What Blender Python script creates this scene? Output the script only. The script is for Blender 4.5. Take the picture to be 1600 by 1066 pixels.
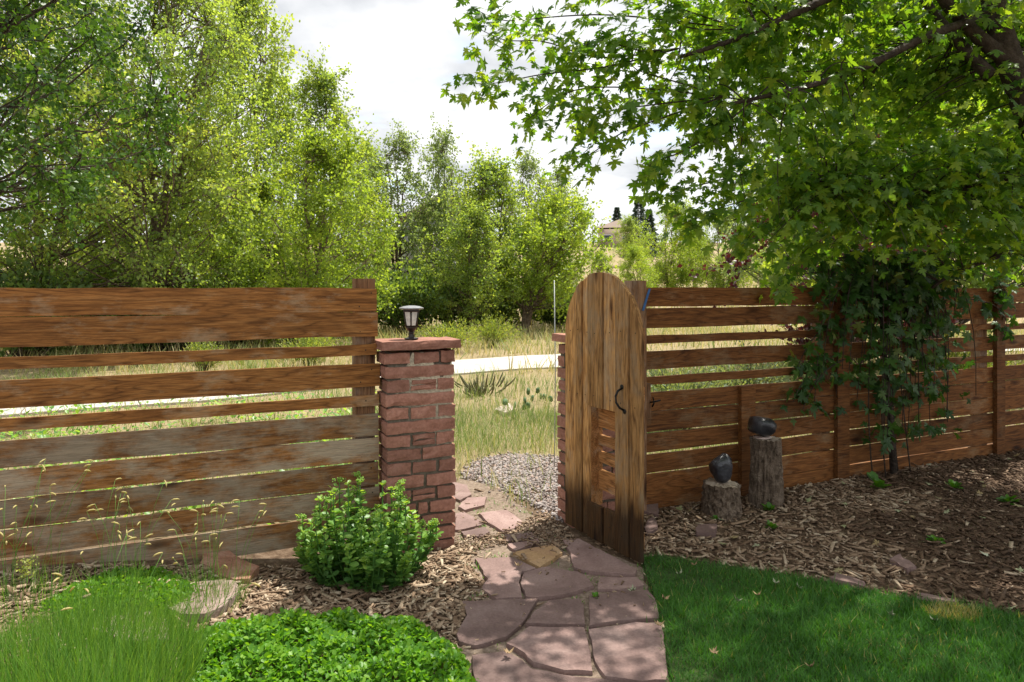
import bpy, math, random
import numpy as np
from mathutils import Vector
for o in list(bpy.data.objects): bpy.data.objects.remove(o)
scn = bpy.context.scene
COL = scn.collection
rng = np.random.RandomState(7)
random.seed(7)

# ------------------------------------------------------------------ camera
H = 1.55; F = 1067.0                       # eye height, focal length in photo pixels (1600 wide)
cam = bpy.data.cameras.new('camera'); co = bpy.data.objects.new('camera', cam); COL.objects.link(co)
cam.sensor_width = 36; cam.lens = 36*F/1600; cam.clip_start = .05; cam.clip_end = 2000
cam.shift_y = -(533-450)/1600
co.location = (0, 0, H); co.rotation_euler = (math.pi/2, 0, 0)
scn.camera = co
# ------------------------------------------------------------------ sky, sun, exposure
SUN_H = np.array([.27, .33])               # horizontal travel towards the sun per metre of height
SUN_EL = math.atan(1/np.linalg.norm(SUN_H)); SUN_AZ = math.atan2(SUN_H[0], SUN_H[1])
w = bpy.data.worlds.new('World'); scn.world = w; w.use_nodes = True
nt = w.node_tree; N = nt.nodes; L = nt.links
bg = N['Background']; bg.inputs['Strength'].default_value = .12
sky = N.new('ShaderNodeTexSky'); sky.sky_type = 'NISHITA'; sky.sun_disc = False
sky.sun_elevation = SUN_EL; sky.sun_rotation = SUN_AZ
tc = N.new('ShaderNodeTexCoord'); sx = N.new('ShaderNodeSeparateXYZ'); L.new(tc.outputs['Generated'], sx.inputs[0])
za = N.new('ShaderNodeMath'); za.operation = 'ADD'; za.inputs[1].default_value = .22; L.new(sx.outputs['Z'], za.inputs[0])
cx = N.new('ShaderNodeCombineXYZ')
for a in 'XY':
    d = N.new('ShaderNodeMath'); d.operation = 'DIVIDE'; L.new(sx.outputs[a], d.inputs[0]); L.new(za.outputs[0], d.inputs[1]); L.new(d.outputs[0], cx.inputs[a])
nz = N.new('ShaderNodeTexNoise'); nz.inputs['Scale'].default_value = 1.7; nz.inputs['Detail'].default_value = 7; nz.inputs['Roughness'].default_value = .58
L.new(cx.outputs[0], nz.inputs['Vector'])
rp = N.new('ShaderNodeValToRGB'); rp.color_ramp.elements[0].position = .27; rp.color_ramp.elements[1].position = .44
L.new(nz.outputs['Fac'], rp.inputs[0])
nz2 = N.new('ShaderNodeTexNoise'); nz2.inputs['Scale'].default_value = 3.1; nz2.inputs['Detail'].default_value = 6; L.new(cx.outputs[0], nz2.inputs['Vector'])
rp2 = N.new('ShaderNodeValToRGB'); rp2.color_ramp.elements[0].position = .3; rp2.color_ramp.elements[1].position = .62
rp2.color_ramp.elements[0].color = (2.2, 2.3, 2.45, 1); rp2.color_ramp.elements[1].color = (4.2, 4.2, 4.2, 1); L.new(nz2.outputs['Fac'], rp2.inputs[0])
mx = N.new('ShaderNodeMixRGB'); L.new(rp.outputs[0], mx.inputs[0]); L.new(sky.outputs[0], mx.inputs[1]); L.new(rp2.outputs[0], mx.inputs[2])
L.new(mx.outputs[0], bg.inputs['Color'])
sl = bpy.data.lights.new('sun', 'SUN'); sl.energy = 3.1; sl.angle = math.radians(.55); sl.color = (1, .95, .86)
so = bpy.data.objects.new('sun', sl); COL.objects.link(so)
so.rotation_euler = Vector((SUN_H[0], SUN_H[1], 1)).to_track_quat('Z', 'Y').to_euler()
vs = scn.view_settings; vs.view_transform = 'Standard'; vs.look = 'None'; vs.gamma = 1; vs.exposure = 1.38; vs.use_curve_mapping = False
scn.render.engine = 'CYCLES'
scn.cycles.max_bounces = 5; scn.cycles.transmission_bounces = 3; scn.cycles.diffuse_bounces = 3; scn.cycles.transparent_max_bounces = 8

# ------------------------------------------------------------------ helpers
FA = math.atan(.445); CA, SA = math.cos(FA), math.sin(FA); FO = (0, 4.36)
def st(s, t): return np.array([CA*s+SA*t, FO[1]+SA*s-CA*t])          # fence frame: s along, t towards the camera
def to_st(x, y): return CA*x+SA*(y-FO[1]), SA*x-CA*(y-FO[1])
def px(u, v, Y): return np.array([(u-800)/F*Y, Y, H-(v-450)/F*Y])
def ss(x): x = np.clip(x, 0, 1); return x*x*(3-2*x)
def gz(x, y):
    x = np.asarray(x, float); y = np.asarray(y, float)
    s, t = to_st(x, y)
    z = .2*ss((-x-.75)/1.7)*ss((t+1.2)/1.2) - .1*ss((-t-.4)/3)
    d = np.maximum(y-30, 0); d = np.minimum(d, 95)
    z = z + .04*d + .0007*d*d + .018*np.sin(x*1.7+y*.6)*np.sin(y*1.9-x*.4)*ss((np.abs(t))/1.)
    return z
def gpt(u, v, z=0.0):
    Y = (H-z)*F/(v-450); return np.array([(u-800)/F*Y, Y, z])
def link(o, parent=None):
    COL.objects.link(o)
    if parent is not None: o.parent = parent
    return o
def tag(o, label=None, cat=None, group=None, kind=None):
    if label: o['label'] = label
    if cat: o['category'] = cat
    if group: o['group'] = group
    if kind: o['kind'] = kind
    return o
def empty(name, loc=(0, 0, 0), rz=0, **k):
    o = bpy.data.objects.new(name, None); o.location = loc; o.rotation_euler = (0, 0, rz); o.empty_display_size = .1
    link(o); return tag(o, **k)
def me_py(name, v, f, mat, smooth=False):
    m = bpy.data.meshes.new(name); m.from_pydata([tuple(map(float, p)) for p in v], [], [tuple(map(int, q)) for q in f])
    m.materials.append(mat)
    if smooth: m.polygons.foreach_set('use_smooth', [True]*len(m.polygons))
    m.update(); return m
def me_tri(name, V, T, mat, tint=None, smooth=False):
    V = np.ascontiguousarray(V, np.float32); T = np.ascontiguousarray(T, np.int32)
    m = bpy.data.meshes.new(name); m.vertices.add(len(V)); m.vertices.foreach_set('co', V.ravel())
    m.loops.add(T.size); m.loops.foreach_set('vertex_index', T.ravel())
    m.polygons.add(len(T)); m.polygons.foreach_set('loop_start', np.arange(0, T.size, 3, dtype=np.int32))
    if smooth: m.polygons.foreach_set('use_smooth', np.ones(len(T), bool))
    if tint is not None:
        a = m.attributes.new('tint', 'FLOAT', 'POINT'); a.data.foreach_set('value', np.ascontiguousarray(tint, np.float32))
    m.materials.append(mat); m.update(calc_edges=True); return m
def ob(name, me, parent=None, loc=(0, 0, 0), rot=(0, 0, 0), **k):
    o = bpy.data.objects.new(name, me); o.location = loc; o.rotation_euler = rot; link(o, parent); return tag(o, **k)
def nrm(a): return a/np.maximum(np.linalg.norm(a, axis=-1, keepdims=True), 1e-9)
def frames(ydir, normal):
    """rotation matrices with local y along ydir, local z close to normal"""
    y = nrm(ydir); x = nrm(np.cross(y, normal)); z = np.cross(x, y)
    return np.stack([x, y, z], axis=-1)
def scatter(tv, tf, pos, R, sc, tint):
    n = len(pos); sc = np.asarray(sc, float)
    if sc.ndim == 1: sc = np.repeat(sc[:, None], 3, 1)
    P = np.einsum('nij,nkj->nki', R, tv[None]*sc[:, None, :]) + pos[:, None, :]
    T = tf[None]+(np.arange(n)*len(tv))[:, None, None]
    return P.reshape(-1, 3), T.reshape(-1, 3), np.repeat(tint, len(tv))
def join(parts):
    V, T, C, o = [], [], [], 0
    for v, t, c in parts: V.append(v); T.append(t+o); C.append(c); o += len(v)
    return np.concatenate(V), np.concatenate(T), np.concatenate(C)
def rdir(n, r=None):
    return nrm((r or rng).normal(size=(n, 3)))
LEAF = (np.array([[0, 0, 0], [.30, .38, .05], [0, 1, -.08], [-.30, .38, .05]], float), np.array([[0, 1, 2], [0, 2, 3]]))
OVAL = (np.array([[0, 0, 0], [.2, .22, .04], [.36, .58, .07], [.2, .9, .02], [0, 1, -.03], [-.2, .9, .02], [-.36, .58, .07], [-.2, .22, .04], [0, .5, -.02]], float),
        np.array([[8, i, (i+1) % 8] for i in range(8)]))
_h = [(.30, -.10), (.13, .14), (.36, .15), (.60, .34), (.34, .36), (.42, .56), (.115, .44), (.19, .66), (0, 1.0)]
_o = [(0, .02)]+_h+[(-a, b) for a, b in _h[-2::-1]]
MAPLE = (np.array([[a, b, -.16*abs(a)-.12*(b-.3)**2] for a, b in _o]+[[0, .34, .03]], float), np.array([[len(_o), i, (i+1) % len(_o)] for i in range(len(_o))]))
BLADE = (np.array([[-.5, 0, 0], [.5, 0, 0], [-.38, .5, .07], [.38, .5, .07], [0, 1, .3]], float), np.array([[0, 1, 3], [0, 3, 2], [2, 3, 4]]))
_b = np.array([[x, y, z] for z in (-.5, .5) for y in (-.5, .5) for x in (-.5, .5)], float)
BOXT = np.array([[0, 2, 3], [0, 3, 1], [4, 5, 7], [4, 7, 6], [0, 1, 5], [0, 5, 4], [2, 6, 7], [2, 7, 3], [0, 4, 6], [0, 6, 2], [1, 3, 7], [1, 7, 5]])
def ico():
    p = (1+5**.5)/2
    v = nrm(np.array([[-1, p, 0], [1, p, 0], [-1, -p, 0], [1, -p, 0], [0, -1, p], [0, 1, p], [0, -1, -p], [0, 1, -p], [p, 0, -1], [p, 0, 1], [-p, 0, -1], [-p, 0, 1]], float))
    f = np.array([[0, 11, 5], [0, 5, 1], [0, 1, 7], [0, 7, 10], [0, 10, 11], [1, 5, 9], [5, 11, 4], [11, 10, 2], [10, 7, 6], [7, 1, 8], [3, 9, 4], [3, 4, 2], [3, 2, 6], [3, 6, 8], [3, 8, 9], [4, 9, 5], [2, 4, 11], [6, 2, 10], [8, 6, 7], [9, 8, 1]])
    return v, f
ICO = ico()
def tube(pts, rad, n=6, cap=True):
    pts = np.asarray(pts, float); k = len(pts); rad = np.broadcast_to(rad, k)
    tg = nrm(np.gradient(pts, axis=0)); ref = np.array([0, 0, 1.]) if abs(tg[0][2]) < .9 else np.array([1., 0, 0])
    a = nrm(np.cross(tg, ref)); b = np.cross(tg, a)
    th = np.arange(n)*2*math.pi/n
    V = (pts[:, None]+rad[:, None, None]*(np.cos(th)[None, :, None]*a[:, None]+np.sin(th)[None, :, None]*b[:, None])).reshape(-1, 3)
    T = []
    for i in range(k-1):
        for j in range(n):
            p, q = i*n+j, i*n+(j+1) % n; T += [[p, q, q+n], [p, q+n, p+n]]
    if cap:
        for i in range(1, n-1): T += [[0, i+1, i], [(k-1)*n, (k-1)*n+i, (k-1)*n+i+1]]
    return V, np.array(T), np.full(len(V), .5)
def lathe(prof, n=16):
    V, Fc = [], []
    for r, z in prof:
        for j in range(n): V.append((r*math.cos(2*math.pi*j/n), r*math.sin(2*math.pi*j/n), z))
    for i in range(len(prof)-1):
        for j in range(n): Fc.append((i*n+j, i*n+(j+1) % n, (i+1)*n+(j+1) % n, (i+1)*n+j))
    Fc.append(tuple(range(n))[::-1]); Fc.append(tuple((len(prof)-1)*n+j for j in range(n)))
    return V, Fc
def bez(a, b, c, n=6):
    t = np.linspace(0, 1, n)[:, None]; return (1-t)**2*a+2*t*(1-t)*b+t*t*c

# ------------------------------------------------------------------ materials
def nodes(name):
    m = bpy.data.materials.new(name); m.use_nodes = True; t = m.node_tree
    return m, t.nodes, t.links, t.nodes['Principled BSDF']
def ramp(N, cols, pos=None):
    r = N.new('ShaderNodeValToRGB'); e = r.color_ramp.elements
    while len(e) < len(cols): e.new(.5)
    for i, c in enumerate(cols):
        e[i].position = pos[i] if pos else i/(len(cols)-1); e[i].color = (*c, 1)
    return r
def coords(N, L, scale, rnd=True):
    tc = N.new('ShaderNodeTexCoord'); mp = N.new('ShaderNodeMapping'); mp.inputs['Scale'].default_value = scale
    if rnd:
        oi = N.new('ShaderNodeObjectInfo'); mu = N.new('ShaderNodeVectorMath'); mu.operation = 'MULTIPLY_ADD'
        cb = N.new('ShaderNodeCombineXYZ')
        for k, q in zip('XYZ', (37., 19., 53.)):
            z = N.new('ShaderNodeMath'); z.operation = 'MULTIPLY'; z.inputs[1].default_value = q; L.new(oi.outputs['Random'], z.inputs[0]); L.new(z.outputs[0], cb.inputs[k])
        mu.inputs[1].default_value = (1, 1, 1); L.new(tc.outputs['Object'], mu.inputs[0]); L.new(cb.outputs[0], mu.inputs[2]); L.new(mu.outputs[0], mp.inputs[0])
    else: L.new(tc.outputs['Object'], mp.inputs[0])
    return mp.outputs[0]
def noise(N, L, vec, scale, detail=5, rough=.55, dist=0):
    n = N.new('ShaderNodeTexNoise'); n.inputs['Scale'].default_value = scale; n.inputs['Detail'].default_value = detail
    n.inputs['Roughness'].default_value = rough; n.inputs['Distortion'].default_value = dist; L.new(vec, n.inputs['Vector']); return n.outputs['Fac']
def mixc(N, L, fac, a, b, mode='MIX'):
    m = N.new('ShaderNodeMixRGB'); m.blend_type = mode
    for i, q in ((0, fac), (1, a), (2, b)):
        if isinstance(q, (int, float)): m.inputs[i].default_value = q
        elif isinstance(q, tuple): m.inputs[i].default_value = (*q, 1)
        else: L.new(q, m.inputs[i])
    return m.outputs[0]
def bump(N, L, h, bs, s=.3, d=.01):
    b = N.new('ShaderNodeBump'); b.inputs['Strength'].default_value = s; b.inputs['Distance'].default_value = d; L.new(h, b.inputs['Height']); L.new(b.outputs[0], bs.inputs['Normal'])
def wood(name, dark, mid, light, grey=(.3, .26, .21), wear=.5, vertical=False, rot=0, rv_=(.74, 1.15)):  # rot: how high the darker foot of the boards reaches
    m, N, L, bs = nodes(name)
    k = (lambda a, c: (c, c, a)) if vertical else (lambda a, c: (a, c, c))
    v1 = coords(N, L, k(1.1, 9)); g = noise(N, L, v1, 1.9, 8, .68, 2.2)
    r = ramp(N, [dark, mid, light], [.28, .5, .75]); L.new(g, r.inputs[0])
    v2 = coords(N, L, k(11, 170)); fg = noise(N, L, v2, 1., 4, .65, .3)
    r2 = ramp(N, [(.42, .40, .38), (1.12, 1.1, 1.08)], [.3, .62]); L.new(fg, r2.inputs[0])
    vg = coords(N, L, k(.55, 5.5)); gg = noise(N, L, vg, 1.15, 3, .5, .25)
    gm_ = N.new('ShaderNodeMath'); gm_.operation = 'MULTIPLY'; gm_.inputs[1].default_value = 17; L.new(gg, gm_.inputs[0])
    pg = N.new('ShaderNodeMath'); pg.operation = 'PINGPONG'; pg.inputs[1].default_value = .5; L.new(gm_.outputs[0], pg.inputs[0])
    rg = ramp(N, [(.45, .40, .36), (.92, .9, .88), (1.08, 1.06, 1.04)], [.0, .16, .42]); L.new(pg.outputs[0], rg.inputs[0])
    c = mixc(N, L, .85, r.outputs[0], r2.outputs[0], 'MULTIPLY')
    c = mixc(N, L, .8, c, rg.outputs[0], 'MULTIPLY')
    v3 = coords(N, L, k(1.8, 3.6)); wn = noise(N, L, v3, 1.5, 9, .72)
    r3 = ramp(N, [(0, 0, 0), (1, 1, 1)], [.58-.2*wear, .70-.14*wear]); L.new(wn, r3.inputs[0])
    fgm = N.new('ShaderNodeMath'); fgm.operation = 'MULTIPLY'; L.new(r3.outputs[0], fgm.inputs[0]); fgm.inputs[1].default_value = .85
    gcol = mixc(N, L, .6, grey, r2.outputs[0], 'MULTIPLY')
    c = mixc(N, L, fgm.outputs[0], c, gcol)
    vk = coords(N, L, k(2.1, 6.5)); vo = N.new('ShaderNodeTexVoronoi'); vo.inputs['Scale'].default_value = 1.; L.new(vk, vo.inputs['Vector'])
    rk = ramp(N, [(.12, .08, .05), (.45, .36, .27), (1, 1, 1)], [.06, .11, .19]); L.new(vo.outputs['Distance'], rk.inputs[0])
    c = mixc(N, L, .85, c, rk.outputs[0], 'MULTIPLY')
    oi = N.new('ShaderNodeObjectInfo'); ro = ramp(N, [(rv_[0],)*3, (rv_[1],)*3]); L.new(oi.outputs['Random'], ro.inputs[0])
    c = mixc(N, L, 1., c, ro.outputs[0], 'MULTIPLY')
    if rot:                                         # boards get darker towards the foot, broken up by the grain
        tcg = N.new('ShaderNodeTexCoord'); sp = N.new('ShaderNodeSeparateXYZ'); gm = N.new('ShaderNodeNewGeometry'); L.new(gm.outputs['Position'], sp.inputs[0])
        ad = N.new('ShaderNodeMath'); ad.operation = 'MULTIPLY_ADD'; ad.inputs[1].default_value = -.28; L.new(fg, ad.inputs[0]); L.new(sp.outputs['Z'], ad.inputs[2])
        rr = ramp(N, [(.16, .14, .12), (1, 1, 1)], [max(0, rot-.16), rot]); L.new(ad.outputs[0], rr.inputs[0])
        c = mixc(N, L, 1., c, rr.outputs[0], 'MULTIPLY')
    L.new(c, bs.inputs['Base Color']); bs.inputs['Roughness'].default_value = .78; bs.inputs['Specular IOR Level'].default_value = .25
    bump(N, L, fg, bs, .5, .004); return m
def stone(name, cols, scale=9, rough=.85, bs_=.4, rnd=.35, fine=60, dist=.006, spec=.3):
    m, N, L, bs = nodes(name); v = coords(N, L, (1, 1, 1)); a = noise(N, L, v, scale, 7, .6, .4)
    r = ramp(N, cols); e = r.color_ramp.elements
    for i in range(len(cols)): e[i].position = .28+.44*i/(len(cols)-1)
    L.new(a, r.inputs[0]); f = noise(N, L, v, fine, 4, .6); r2 = ramp(N, [(.72, .7, .7), (1.12, 1.12, 1.12)], [.3, .7]); L.new(f, r2.inputs[0])
    c = mixc(N, L, .8, r.outputs[0], r2.outputs[0], 'MULTIPLY')
    oi = N.new('ShaderNodeObjectInfo'); ro = ramp(N, [(1-rnd,)*3, (1+rnd*.5,)*3]); L.new(oi.outputs['Random'], ro.inputs[0])
    c = mixc(N, L, 1., c, ro.outputs[0], 'MULTIPLY')
    L.new(c, bs.inputs['Base Color']); bs.inputs['Roughness'].default_value = rough; bs.inputs['Specular IOR Level'].default_value = spec
    mm = N.new('ShaderNodeMath'); mm.operation = 'ADD'; L.new(a, mm.inputs[0]); L.new(f, mm.inputs[1]); bump(N, L, mm.outputs[0], bs, bs_, dist); return m
def plain(name, col, rough=.6, metal=0, spec=.5):
    m, N, L, bs = nodes(name); v = coords(N, L, (1, 1, 1)); a = noise(N, L, v, 40, 4)
    r = ramp(N, [tuple(q*.8 for q in col), tuple(min(1, q*1.15) for q in col)], [.35, .65]); L.new(a, r.inputs[0]); L.new(r.outputs[0], bs.inputs['Base Color'])
    bs.inputs['Roughness'].default_value = rough; bs.inputs['Metallic'].default_value = metal; bs.inputs['Specular IOR Level'].default_value = spec; return m
def foliage(name, cols, trans=.45, rough=.5, tcol=(2.1, 1.9, .55), spec=.35):
    m, N, L, bs = nodes(name); at = N.new('ShaderNodeAttribute'); at.attribute_name = 'tint'
    r = ramp(N, cols); L.new(at.outputs['Fac'], r.inputs[0]); L.new(r.outputs[0], bs.inputs['Base Color'])
    bs.inputs['Roughness'].default_value = rough; bs.inputs['Specular IOR Level'].default_value = spec
    tr = N.new('ShaderNodeBsdfTranslucent'); tcx = mixc(N, L, 1., r.outputs[0], tcol, 'MULTIPLY'); L.new(tcx, tr.inputs['Color'])
    ms = N.new('ShaderNodeMixShader'); ms.inputs[0].default_value = trans; L.new(bs.outputs[0], ms.inputs[1]); L.new(tr.outputs[0], ms.inputs[2])
    L.new(ms.outputs[0], N['Material Output'].inputs['Surface']); return m
def tinted(name, cols, rough=.85):
    m, N, L, bs = nodes(name); at = N.new('ShaderNodeAttribute'); at.attribute_name = 'tint'
    r = ramp(N, cols); L.new(at.outputs['Fac'], r.inputs[0]); v = coords(N, L, (1, 1, 1), False); f = noise(N, L, v, 90, 3)
    r2 = ramp(N, [(.7,)*3, (1.15,)*3], [.3, .7]); L.new(f, r2.inputs[0]); L.new(mixc(N, L, .8, r.outputs[0], r2.outputs[0], 'MULTIPLY'), bs.inputs['Base Color'])
    bs.inputs['Roughness'].default_value = rough; bs.inputs['Specular IOR Level'].default_value = .25; return m

M = {}
M['fenceL'] = wood('stained_board', (.17, .068, .018), (.29, .125, .034), (.40, .20, .068), (.36, .25, .15), .35)
M['fenceW'] = wood('weathered_board', (.17, .07, .02), (.28, .125, .038), (.38, .20, .078), (.36, .30, .22), .82)
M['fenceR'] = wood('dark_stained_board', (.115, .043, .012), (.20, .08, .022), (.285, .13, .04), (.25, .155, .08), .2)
M['post'] = wood('post_wood', (.14, .07, .035), (.22, .115, .055), (.3, .18, .1), (.26, .2, .15), .45, True)
M['gate'] = wood('gate_wood', (.17, .078, .024), (.47, .255, .09), (.62, .385, .165), (.38, .27, .16), .42, True, .26, (.62, 1.25))
M['gateH'] = wood('gate_slat_wood', (.25, .11, .035), (.42, .2, .07), (.55, .3, .12), (.4, .3, .2), .25)
M['brick'] = stone('red_sandstone', [(.25, .115, .078), (.345, .165, .118), (.42, .22, .165)], 14, .9, .45, .25, 70, .006)
M['mortar'] = stone('mortar', [(.13, .11, .08), (.2, .175, .13)], 30, .95, .6, .05)
M['flag'] = stone('pink_flagstone', [(.165, .108, .094), (.23, .152, .134), (.31, .22, .195)], 5, .85, .45, .42, 90, .004)
M['flagY'] = stone('ochre_flagstone', [(.32, .19, .12), (.42, .27, .13), (.46, .32, .2)], 6, .85, .3, .1, 90, .003)
M['pale'] = stone('pale_flagstone', [(.36, .27, .23), (.5, .40, .35), (.58, .5, .45)], 7, .85, .5, .15, 70, .005)
M['flagp'] = stone('pale_pink_stone', [(.22, .15, .125), (.3, .22, .19), (.36, .28, .245)], 8, .9, .6, .1, 70, .005)
M['rust'] = stone('rust_stone', [(.2, .1, .065), (.34, .17, .11), (.45, .3, .22)], 10, .85, .7, .15, 60, .01)
M['black'] = stone('black_stone', [(.012, .013, .017), (.03, .032, .04), (.07, .075, .085)], 12, .28, .6, .1, 50, .008, .6)
M['bark'] = stone('bark', [(.07, .05, .034), (.17, .125, .088), (.28, .22, .165)], 12, .95, 1, .2, 40, .02)
M['barkD'] = stone('dark_bark', [(.03, .022, .016), (.07, .052, .038), (.11, .085, .065)], 14, .95, 1, .2, 40, .02)
M['endgrain'] = stone('cut_wood', [(.22, .17, .12), (.34, .28, .21), (.42, .36, .29)], 16, .9, .6, .1)
M['concrete'] = stone('concrete', [(.42, .395, .35), (.48, .455, .41), (.54, .51, .46)], 3, .9, .2, .02, 50, .003)
M['iron'] = plain('black_iron', (.012, .012, .012), .45, .6)
M['bronze'] = plain('bronze_plastic', (.02, .014, .011), .4, .2)
M['lampcap'] = plain('solar_cap', (.25, .25, .26), .3, .3)
M['frost'] = plain('frosted_pane', (.62, .62, .58), .25)
M['steel'] = plain('galvanised_rod', (.45, .46, .46), .5, .5)
M['blue'] = plain('blue_strap', (.02, .10, .26), .6)
M['maple'] = foliage('maple_leaf', [(.035, .10, .016), (.075, .165, .02), (.14, .245, .03), (.23, .30, .04)], .55, .42, (2.3, 2.1, .55))
M['vine'] = foliage('vine_leaf', [(.018, .055, .012), (.03, .085, .014), (.055, .125, .02), (.16, .15, .03)], .38, .45)
M['elm'] = foliage('elm_leaf', [(.03, .075, .016), (.05, .115, .02), (.09, .17, .028)], .4, .38)
M['cotton'] = foliage('cottonwood_leaf', [(.10, .17, .055), (.17, .25, .07), (.235, .32, .08), (.34, .38, .10)], .52, .45, (2.3, 2.1, .7))
M['willow'] = foliage('grey_green_leaf', [(.12, .175, .08), (.185, .25, .11), (.25, .32, .145)], .5, .5, (2.0, 1.9, .9))
M['lime'] = foliage('lime_leaf', [(.14, .22, .04), (.22, .31, .05), (.33, .40, .075)], .52, .45, (2.1, 1.95, .7))
M['plum'] = foliage('plum_leaf', [(.04, .012, .014), (.075, .02, .022), (.11, .04, .03)], .35, .4, (1.5, .8, .7))
M['spruce'] = foliage('spruce_needles', [(.04, .07, .055), (.08, .12, .10)], .2, .6)
M['under'] = foliage('understory_leaf', [(.055, .105, .035), (.10, .165, .05), (.155, .23, .07)], .4, .5)
M['sedum'] = foliage('sedum_leaf', [(.07, .17, .05), (.12, .26, .065), (.2, .36, .075), (.32, .45, .1)], .42, .4)
M['cover'] = foliage('groundcover_leaf', [(.05, .15, .015), (.10, .25, .02), (.2, .36, .03)], .42, .45)
M['lawn'] = foliage('lawn_blade', [(.028, .105, .014), (.052, .17, .019), (.10, .235, .03), (.32, .28, .11)], .35, .5)
M['dry'] = foliage('field_grass', [(.13, .21, .05), (.24, .30, .09), (.40, .36, .17), (.52, .44, .24)], .35, .6, (1.2, 1.15, .7))
M['orn'] = foliage('ornamental_grass', [(.06, .15, .035), (.11, .25, .04), (.22, .36, .08)], .35, .5)
M['sage'] = foliage('sage_leaf', [(.12, .18, .11), (.2, .26, .16), (.3, .34, .2)], .3, .6)
M['rabbit'] = foliage('rabbitbrush', [(.13, .2, .05), (.22, .29, .07), (.34, .37, .11)], .35, .6)
M['seed'] = foliage('seed_head', [(.4, .36, .15), (.5, .44, .2)], .3, .6)
M['cactus'] = stone('cholla_skin', [(.09, .11, .05), (.16, .16, .08), (.24, .2, .11)], 30, .9, .8, .2)
M['pear'] = stone('prickly_pear_skin', [(.07, .13, .05), (.12, .19, .08)], 20, .7, .4, .2)
M['chip'] = tinted('wood_chip', [(.06, .034, .019), (.17, .108, .066), (.31, .22, .145), (.48, .39, .28)])
M['gravel'] = tinted('gravel', [(.13, .1, .09), (.27, .23, .21), (.42, .38, .36), (.36, .25, .2)])
M['litter'] = tinted('leaf_litter', [(.12, .07, .03), (.3, .2, .1), (.28, .3, .15), (.4, .42, .3)])
M['dryleaf'] = plain('dry_leaf', (.24, .16, .08), .8)
M['paleleaf'] = plain('pale_leaf', (.24, .27, .16), .7)
M['hwall'] = stone('tan_stucco', [(.42, .33, .27), (.5, .4, .33)], 4, .9, .1, .05)
M['hroof'] = stone('brown_shingle', [(.2, .15, .12), (.3, .23, .19)], 6, .9, .3, .05)
M['gwall'] = stone('grey_siding', [(.2, .22, .2), (.28, .3, .28)], 3, .8, .2, .05)
M['white'] = plain('white_trim', (.75, .75, .72), .5)
M['glass'] = plain('dark_window', (.03, .04, .05), .1)

# ------------------------------------------------------------------ ground
def ground_mat():
    m, N, L, bs = nodes('ground_soil'); v = coords(N, L, (1, 1, 1), False)
    a = noise(N, L, v, 1.2, 6); b = noise(N, L, v, 22, 6, .65)
    so_ = ramp(N, [(.06, .038, .024), (.12, .08, .052), (.2, .145, .1)], [.3, .5, .72]); L.new(b, so_.inputs[0])
    fi = ramp(N, [(.3, .25, .13), (.4, .32, .18), (.45, .36, .22)], [.3, .5, .7]); L.new(a, fi.inputs[0])
    fi2 = mixc(N, L, .4, fi.outputs[0], so_.outputs[0])
    g = N.new('ShaderNodeNewGeometry'); dp = N.new('ShaderNodeVectorMath'); dp.operation = 'DOT_PRODUCT'; dp.inputs[1].default_value = (SA, -CA, 0); L.new(g.outputs['Position'], dp.inputs[0])
    ad = N.new('ShaderNodeMath'); ad.operation = 'ADD'; ad.inputs[1].default_value = FO[1]*CA; L.new(dp.outputs['Value'], ad.inputs[0])
    rr = ramp(N, [(1, 1, 1), (0, 0, 0)], [.0, 1.]); mr = N.new('ShaderNodeMapRange'); mr.inputs[1].default_value = -1.3; mr.inputs[2].default_value = -.2; L.new(ad.outputs[0], mr.inputs[0]); L.new(mr.outputs[0], rr.inputs[0])
    L.new(mixc(N, L, rr.outputs[0], so_.outputs[0], fi2), bs.inputs['Base Color']); bs.inputs['Roughness'].default_value = .95; bs.inputs['Specular IOR Level'].default_value = .1
    bump(N, L, b, bs, .8, .03); return m
def axis(lo, hi, n, k): t = np.linspace(-1, 1, n); return np.where(t < 0, -lo, hi)*np.sinh(k*t)/math.sinh(k)
gx = axis(-350, 350, 171, 5.2); gy = 4+axis(-60, 420, 171, 5.2)
X, Y = np.meshgrid(gx, gy); V = np.stack([X, Y, gz(X, Y)-.004], -1).reshape(-1, 3)
n = len(gx); ii, jj = np.meshgrid(np.arange(n-1), np.arange(len(gy)-1)); p = (jj*n+ii).ravel()
T = np.concatenate([np.stack([p, p+1, p+n+1], 1), np.stack([p, p+n+1, p+n], 1)])
ob('ground', me_tri('ground', V, T, ground_mat(), smooth=True), kind='structure')

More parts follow.
